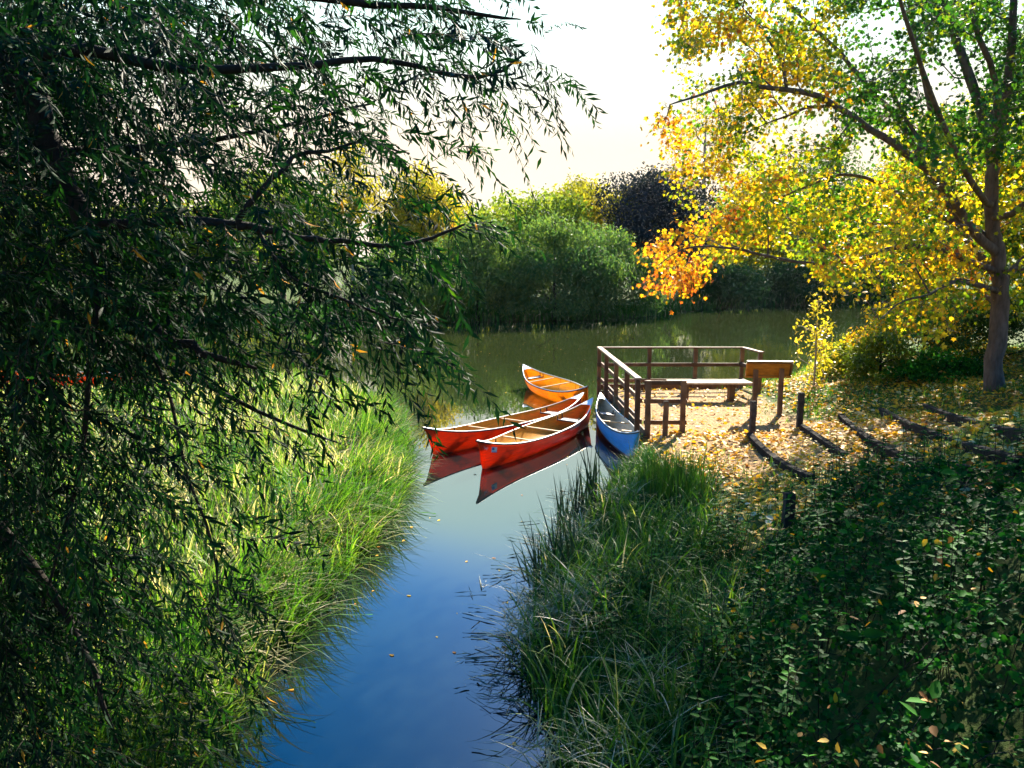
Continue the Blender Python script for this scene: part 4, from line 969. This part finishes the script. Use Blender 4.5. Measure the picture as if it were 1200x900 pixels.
lz = np.tile(rng.uniform(.6, 1.3, nb), 5) * rng.uniform(.028, .047, len(LP)); tb_ = np.tile(rng.beta(2, 2.4, nb) * .9, 5) + rng.normal(size=len(LP)) * .06
tb_ = np.minimum(tb_, .94); tb_[np.tile(rng.random(nb) < .012, 5)] = .985
kp = np.arange(len(LP)) < nb * 3; kp |= rng.random(len(LP)) < .5
br = link('bramble_undergrowth', leaf_mesh('bramble_undergrowth', T_OVATE, LP[kp], LD[kp], LN[kp], lz[kp], lz[kp] * .82, tb_[kp], M['leaf_bramble'])); tag(br, kind='stuff')
# broad dock leaves and fallen yellow leaves among the brambles
q_ = P[rng.permutation(nb)[:170]]; k_ = 4; DP = np.repeat(q_, k_, 0); n_ = len(DP); a = rng.uniform(-math.pi, math.pi, n_)
D = np.stack([np.cos(a), np.sin(a), rng.uniform(-.2, .6, n_)], 1); ls = np.repeat(rng.uniform(.08, .17, len(q_)), k_) * rng.uniform(.7, 1.1, n_)
dk_ = link('dock_undergrowth', leaf_mesh('dock_undergrowth', T_OVATE, DP + rng.normal(size=(n_, 3)) * .03 + (0, 0, .03), D, np.array([[0, -.2, 1.0]]) + rng.normal(size=(n_, 3)) * .35, ls, ls * .5, np.repeat(rng.beta(3, 2, len(q_)) * .93, k_), M['leaf_bramble'])); tag(dk_, kind='stuff')
q_ = P[rng.permutation(nb)[:700]] + (0, 0, .05); n_ = len(q_); a = rng.uniform(-math.pi, math.pi, n_); ls = rng.uniform(.04, .08, n_)
fy = link('leaf_litter', leaf_mesh('leaf_litter', T_OVATE, q_, np.stack([np.cos(a), np.sin(a), rng.normal(size=n_) * .4], 1), np.array([[0, 0, 1.0]]) + rng.normal(size=(n_, 3)) * .5, ls, ls * .7, rng.uniform(.05, .75, n_), M['litter'])); tag(fy, kind='stuff')
# dark canes inside the brambles
cn = []
for i in range(0, nb, 28):
    a = P[i].copy(); b_ = a + np.append(rng.normal(size=2) * .45, 0); b_[2] = hz(b_[0], b_[1]); a[2] -= .02
    mid = (a + b_) / 2 + np.array([0, 0, .16]); cn.append((np.array([a, (a + mid) / 2 + (0, 0, .03), mid, (mid + b_) / 2, b_]), np.full(5, .0035)))
bc = tube_mesh('bramble_stems', cn, M['bark_dark'], None, sides=4); bc.name = 'bramble_undergrowth'; tag(bc, kind='stuff')
# fallen leaves
def okl(P):
    d = poly_sd(P, SH_R); w_ = path_w(P[:, 0], P[:, 1]); e = poly_sd(P, BR)
    fl = (P[:, 0] > 2.7) & (P[:, 0] < 6.8) & (P[:, 1] > 17.6) & (P[:, 1] < 24)
    return (d > .15) & (e < .35) & (rng.random(len(P)) < (.45 + .5 * (patch_n(P, 2.2, .7) > 0)) * np.where(fl, .18, 1))
P = scatter(30000, 2.4, 14.5, 7.0, 28, okl); n_ = len(P); P[:, 2] += rng.uniform(.012, .06, n_)
a = rng.uniform(-math.pi, math.pi, n_); D = np.stack([np.cos(a), np.sin(a), rng.normal(size=n_) * .25], 1); Nn = unit(np.array([0, 0, 1.0]) + rng.normal(size=(n_, 3)) * .45)
ls = rng.uniform(.05, .125, n_)
pn = patch_n(P[:, :2], 1.4, 3.3)
lit = link('leaf_litter', leaf_mesh('leaf_litter', T_OVATE, P, D, Nn, ls, ls * .75, .60 + .15 * pn + rng.normal(size=n_) * .2, M['litter'])); tag(lit, kind='stuff')
# leaves and specks of weed on the water
def okw(P): return (np.maximum(poly_sd(P, SH_R), poly_sd(P, SH_L)) < -.05) & (rng.random(len(P)) < np.interp(-np.maximum(poly_sd(P, SH_R), poly_sd(P, SH_L)), [0, .35, 1.2], [1, .5, .12]))
P = scatter(150, -4, 3, 6, 40, okw); n_ = len(P); P[:, 2] = .006
a = rng.uniform(-math.pi, math.pi, n_); D = np.stack([np.cos(a), np.sin(a), np.zeros(n_)], 1); ls = rng.uniform(.02, .08, n_)
V, F, k = leaves(T_OVATE, P, D, np.array([[0, 0, 1.0]]) + rng.normal(size=(n_, 3)) * .05, ls, ls * .6); V[:, 2] = np.maximum(V[:, 2], .004)
fl = link('floating_leaves', np_mesh('floating_leaves', V, F, M['litter'], {'tint': np.repeat(rng.uniform(.1, .9, n_), k)})); tag(fl, kind='stuff')

# unseen trees added behind and beside the viewpoint to shade the foreground
for x, y, top, half, n, lab in ((9.5, 5.5, 12, 4.0, 8000, 'broad green unseen tree added for shade on the slope right of the brambles'), (7.5, -5, 14, 5.0, 9000, 'tall green shade tree added behind the viewpoint on the bramble side'), (-8, -4, 13, 4.5, 8000, 'tall green shade tree added behind the viewpoint on the willow side'), ):
    lobed_tree('shade_tree', lab, 'tree', 'leaf_far_green', 600, 20, 100, 100, n, .30, (.4, .2), .12, tpl=T_OVATE, asp=.7, lobes=34, lobe_r=.30, trunk_r=.2, group='trees on the near right bank', place=(x, y, top, half))

# fringe of grass along the far waterline, in the shade-darkened grass colour
def okfar(P): d = poly_sd(P, SH_F); return (d > -.5) & (d < 1.6)
P = scatter(7000, -45, 70, 40, 95, okfar); n_ = len(P); P[:, 2] = np.maximum(P[:, 2], -.1)
fg = link('bank_grass', blade_mesh('bank_grass', P, rng.uniform(.5, 1.5, n_), rng.uniform(.04, .09, n_), np.abs(rng.normal(.2, .25, n_)), rng.uniform(.2, 1.6, n_), rng.uniform(-math.pi, math.pi, n_), .35 + .25 * patch_n(P, .45, 1) + rng.normal(size=n_) * .15, M['grass_shaded'], 3)); tag(fg, kind='stuff')


# dead stalks drifting by the reeds
def okd(P): d = poly_sd(P, SH_R); return (d < -.02) & (d > -.75)
P = scatter(90, -1, 2.2, 6, 14.5, okd); n_ = len(P); P[:, 2] = .004
ds_ = link('floating_stalks', blade_mesh('floating_stalks', P, rng.uniform(.12, .45, n_), rng.uniform(.008, .016, n_), np.full(n_, 1.52), rng.uniform(.0, .05, n_), rng.uniform(-math.pi, math.pi, n_), rng.uniform(0, .7, n_), M['reed'], 4)); tag(ds_, kind='stuff')
# thin river haze
bm = bmesh.new(); bmesh.ops.create_cube(bm, size=1)
for v in bm.verts: v.co = Vector((v.co.x * 1000, 400 + v.co.y * 1100, 8.2 + v.co.z * 22))
m, n, o = new_mat('river_haze'); pv = n.nodes.new('ShaderNodeVolumePrincipled'); pv.inputs['Color'].default_value = (.92, .97, 1, 1); pv.inputs['Density'].default_value = .00005; pv.inputs['Anisotropy'].default_value = .3
n.links.new(pv.outputs[0], o.inputs['Volume']); hzb = bm_obj('haze', bm, m); tag(hzb, kind='stuff')
cy.volume_bounces = 0
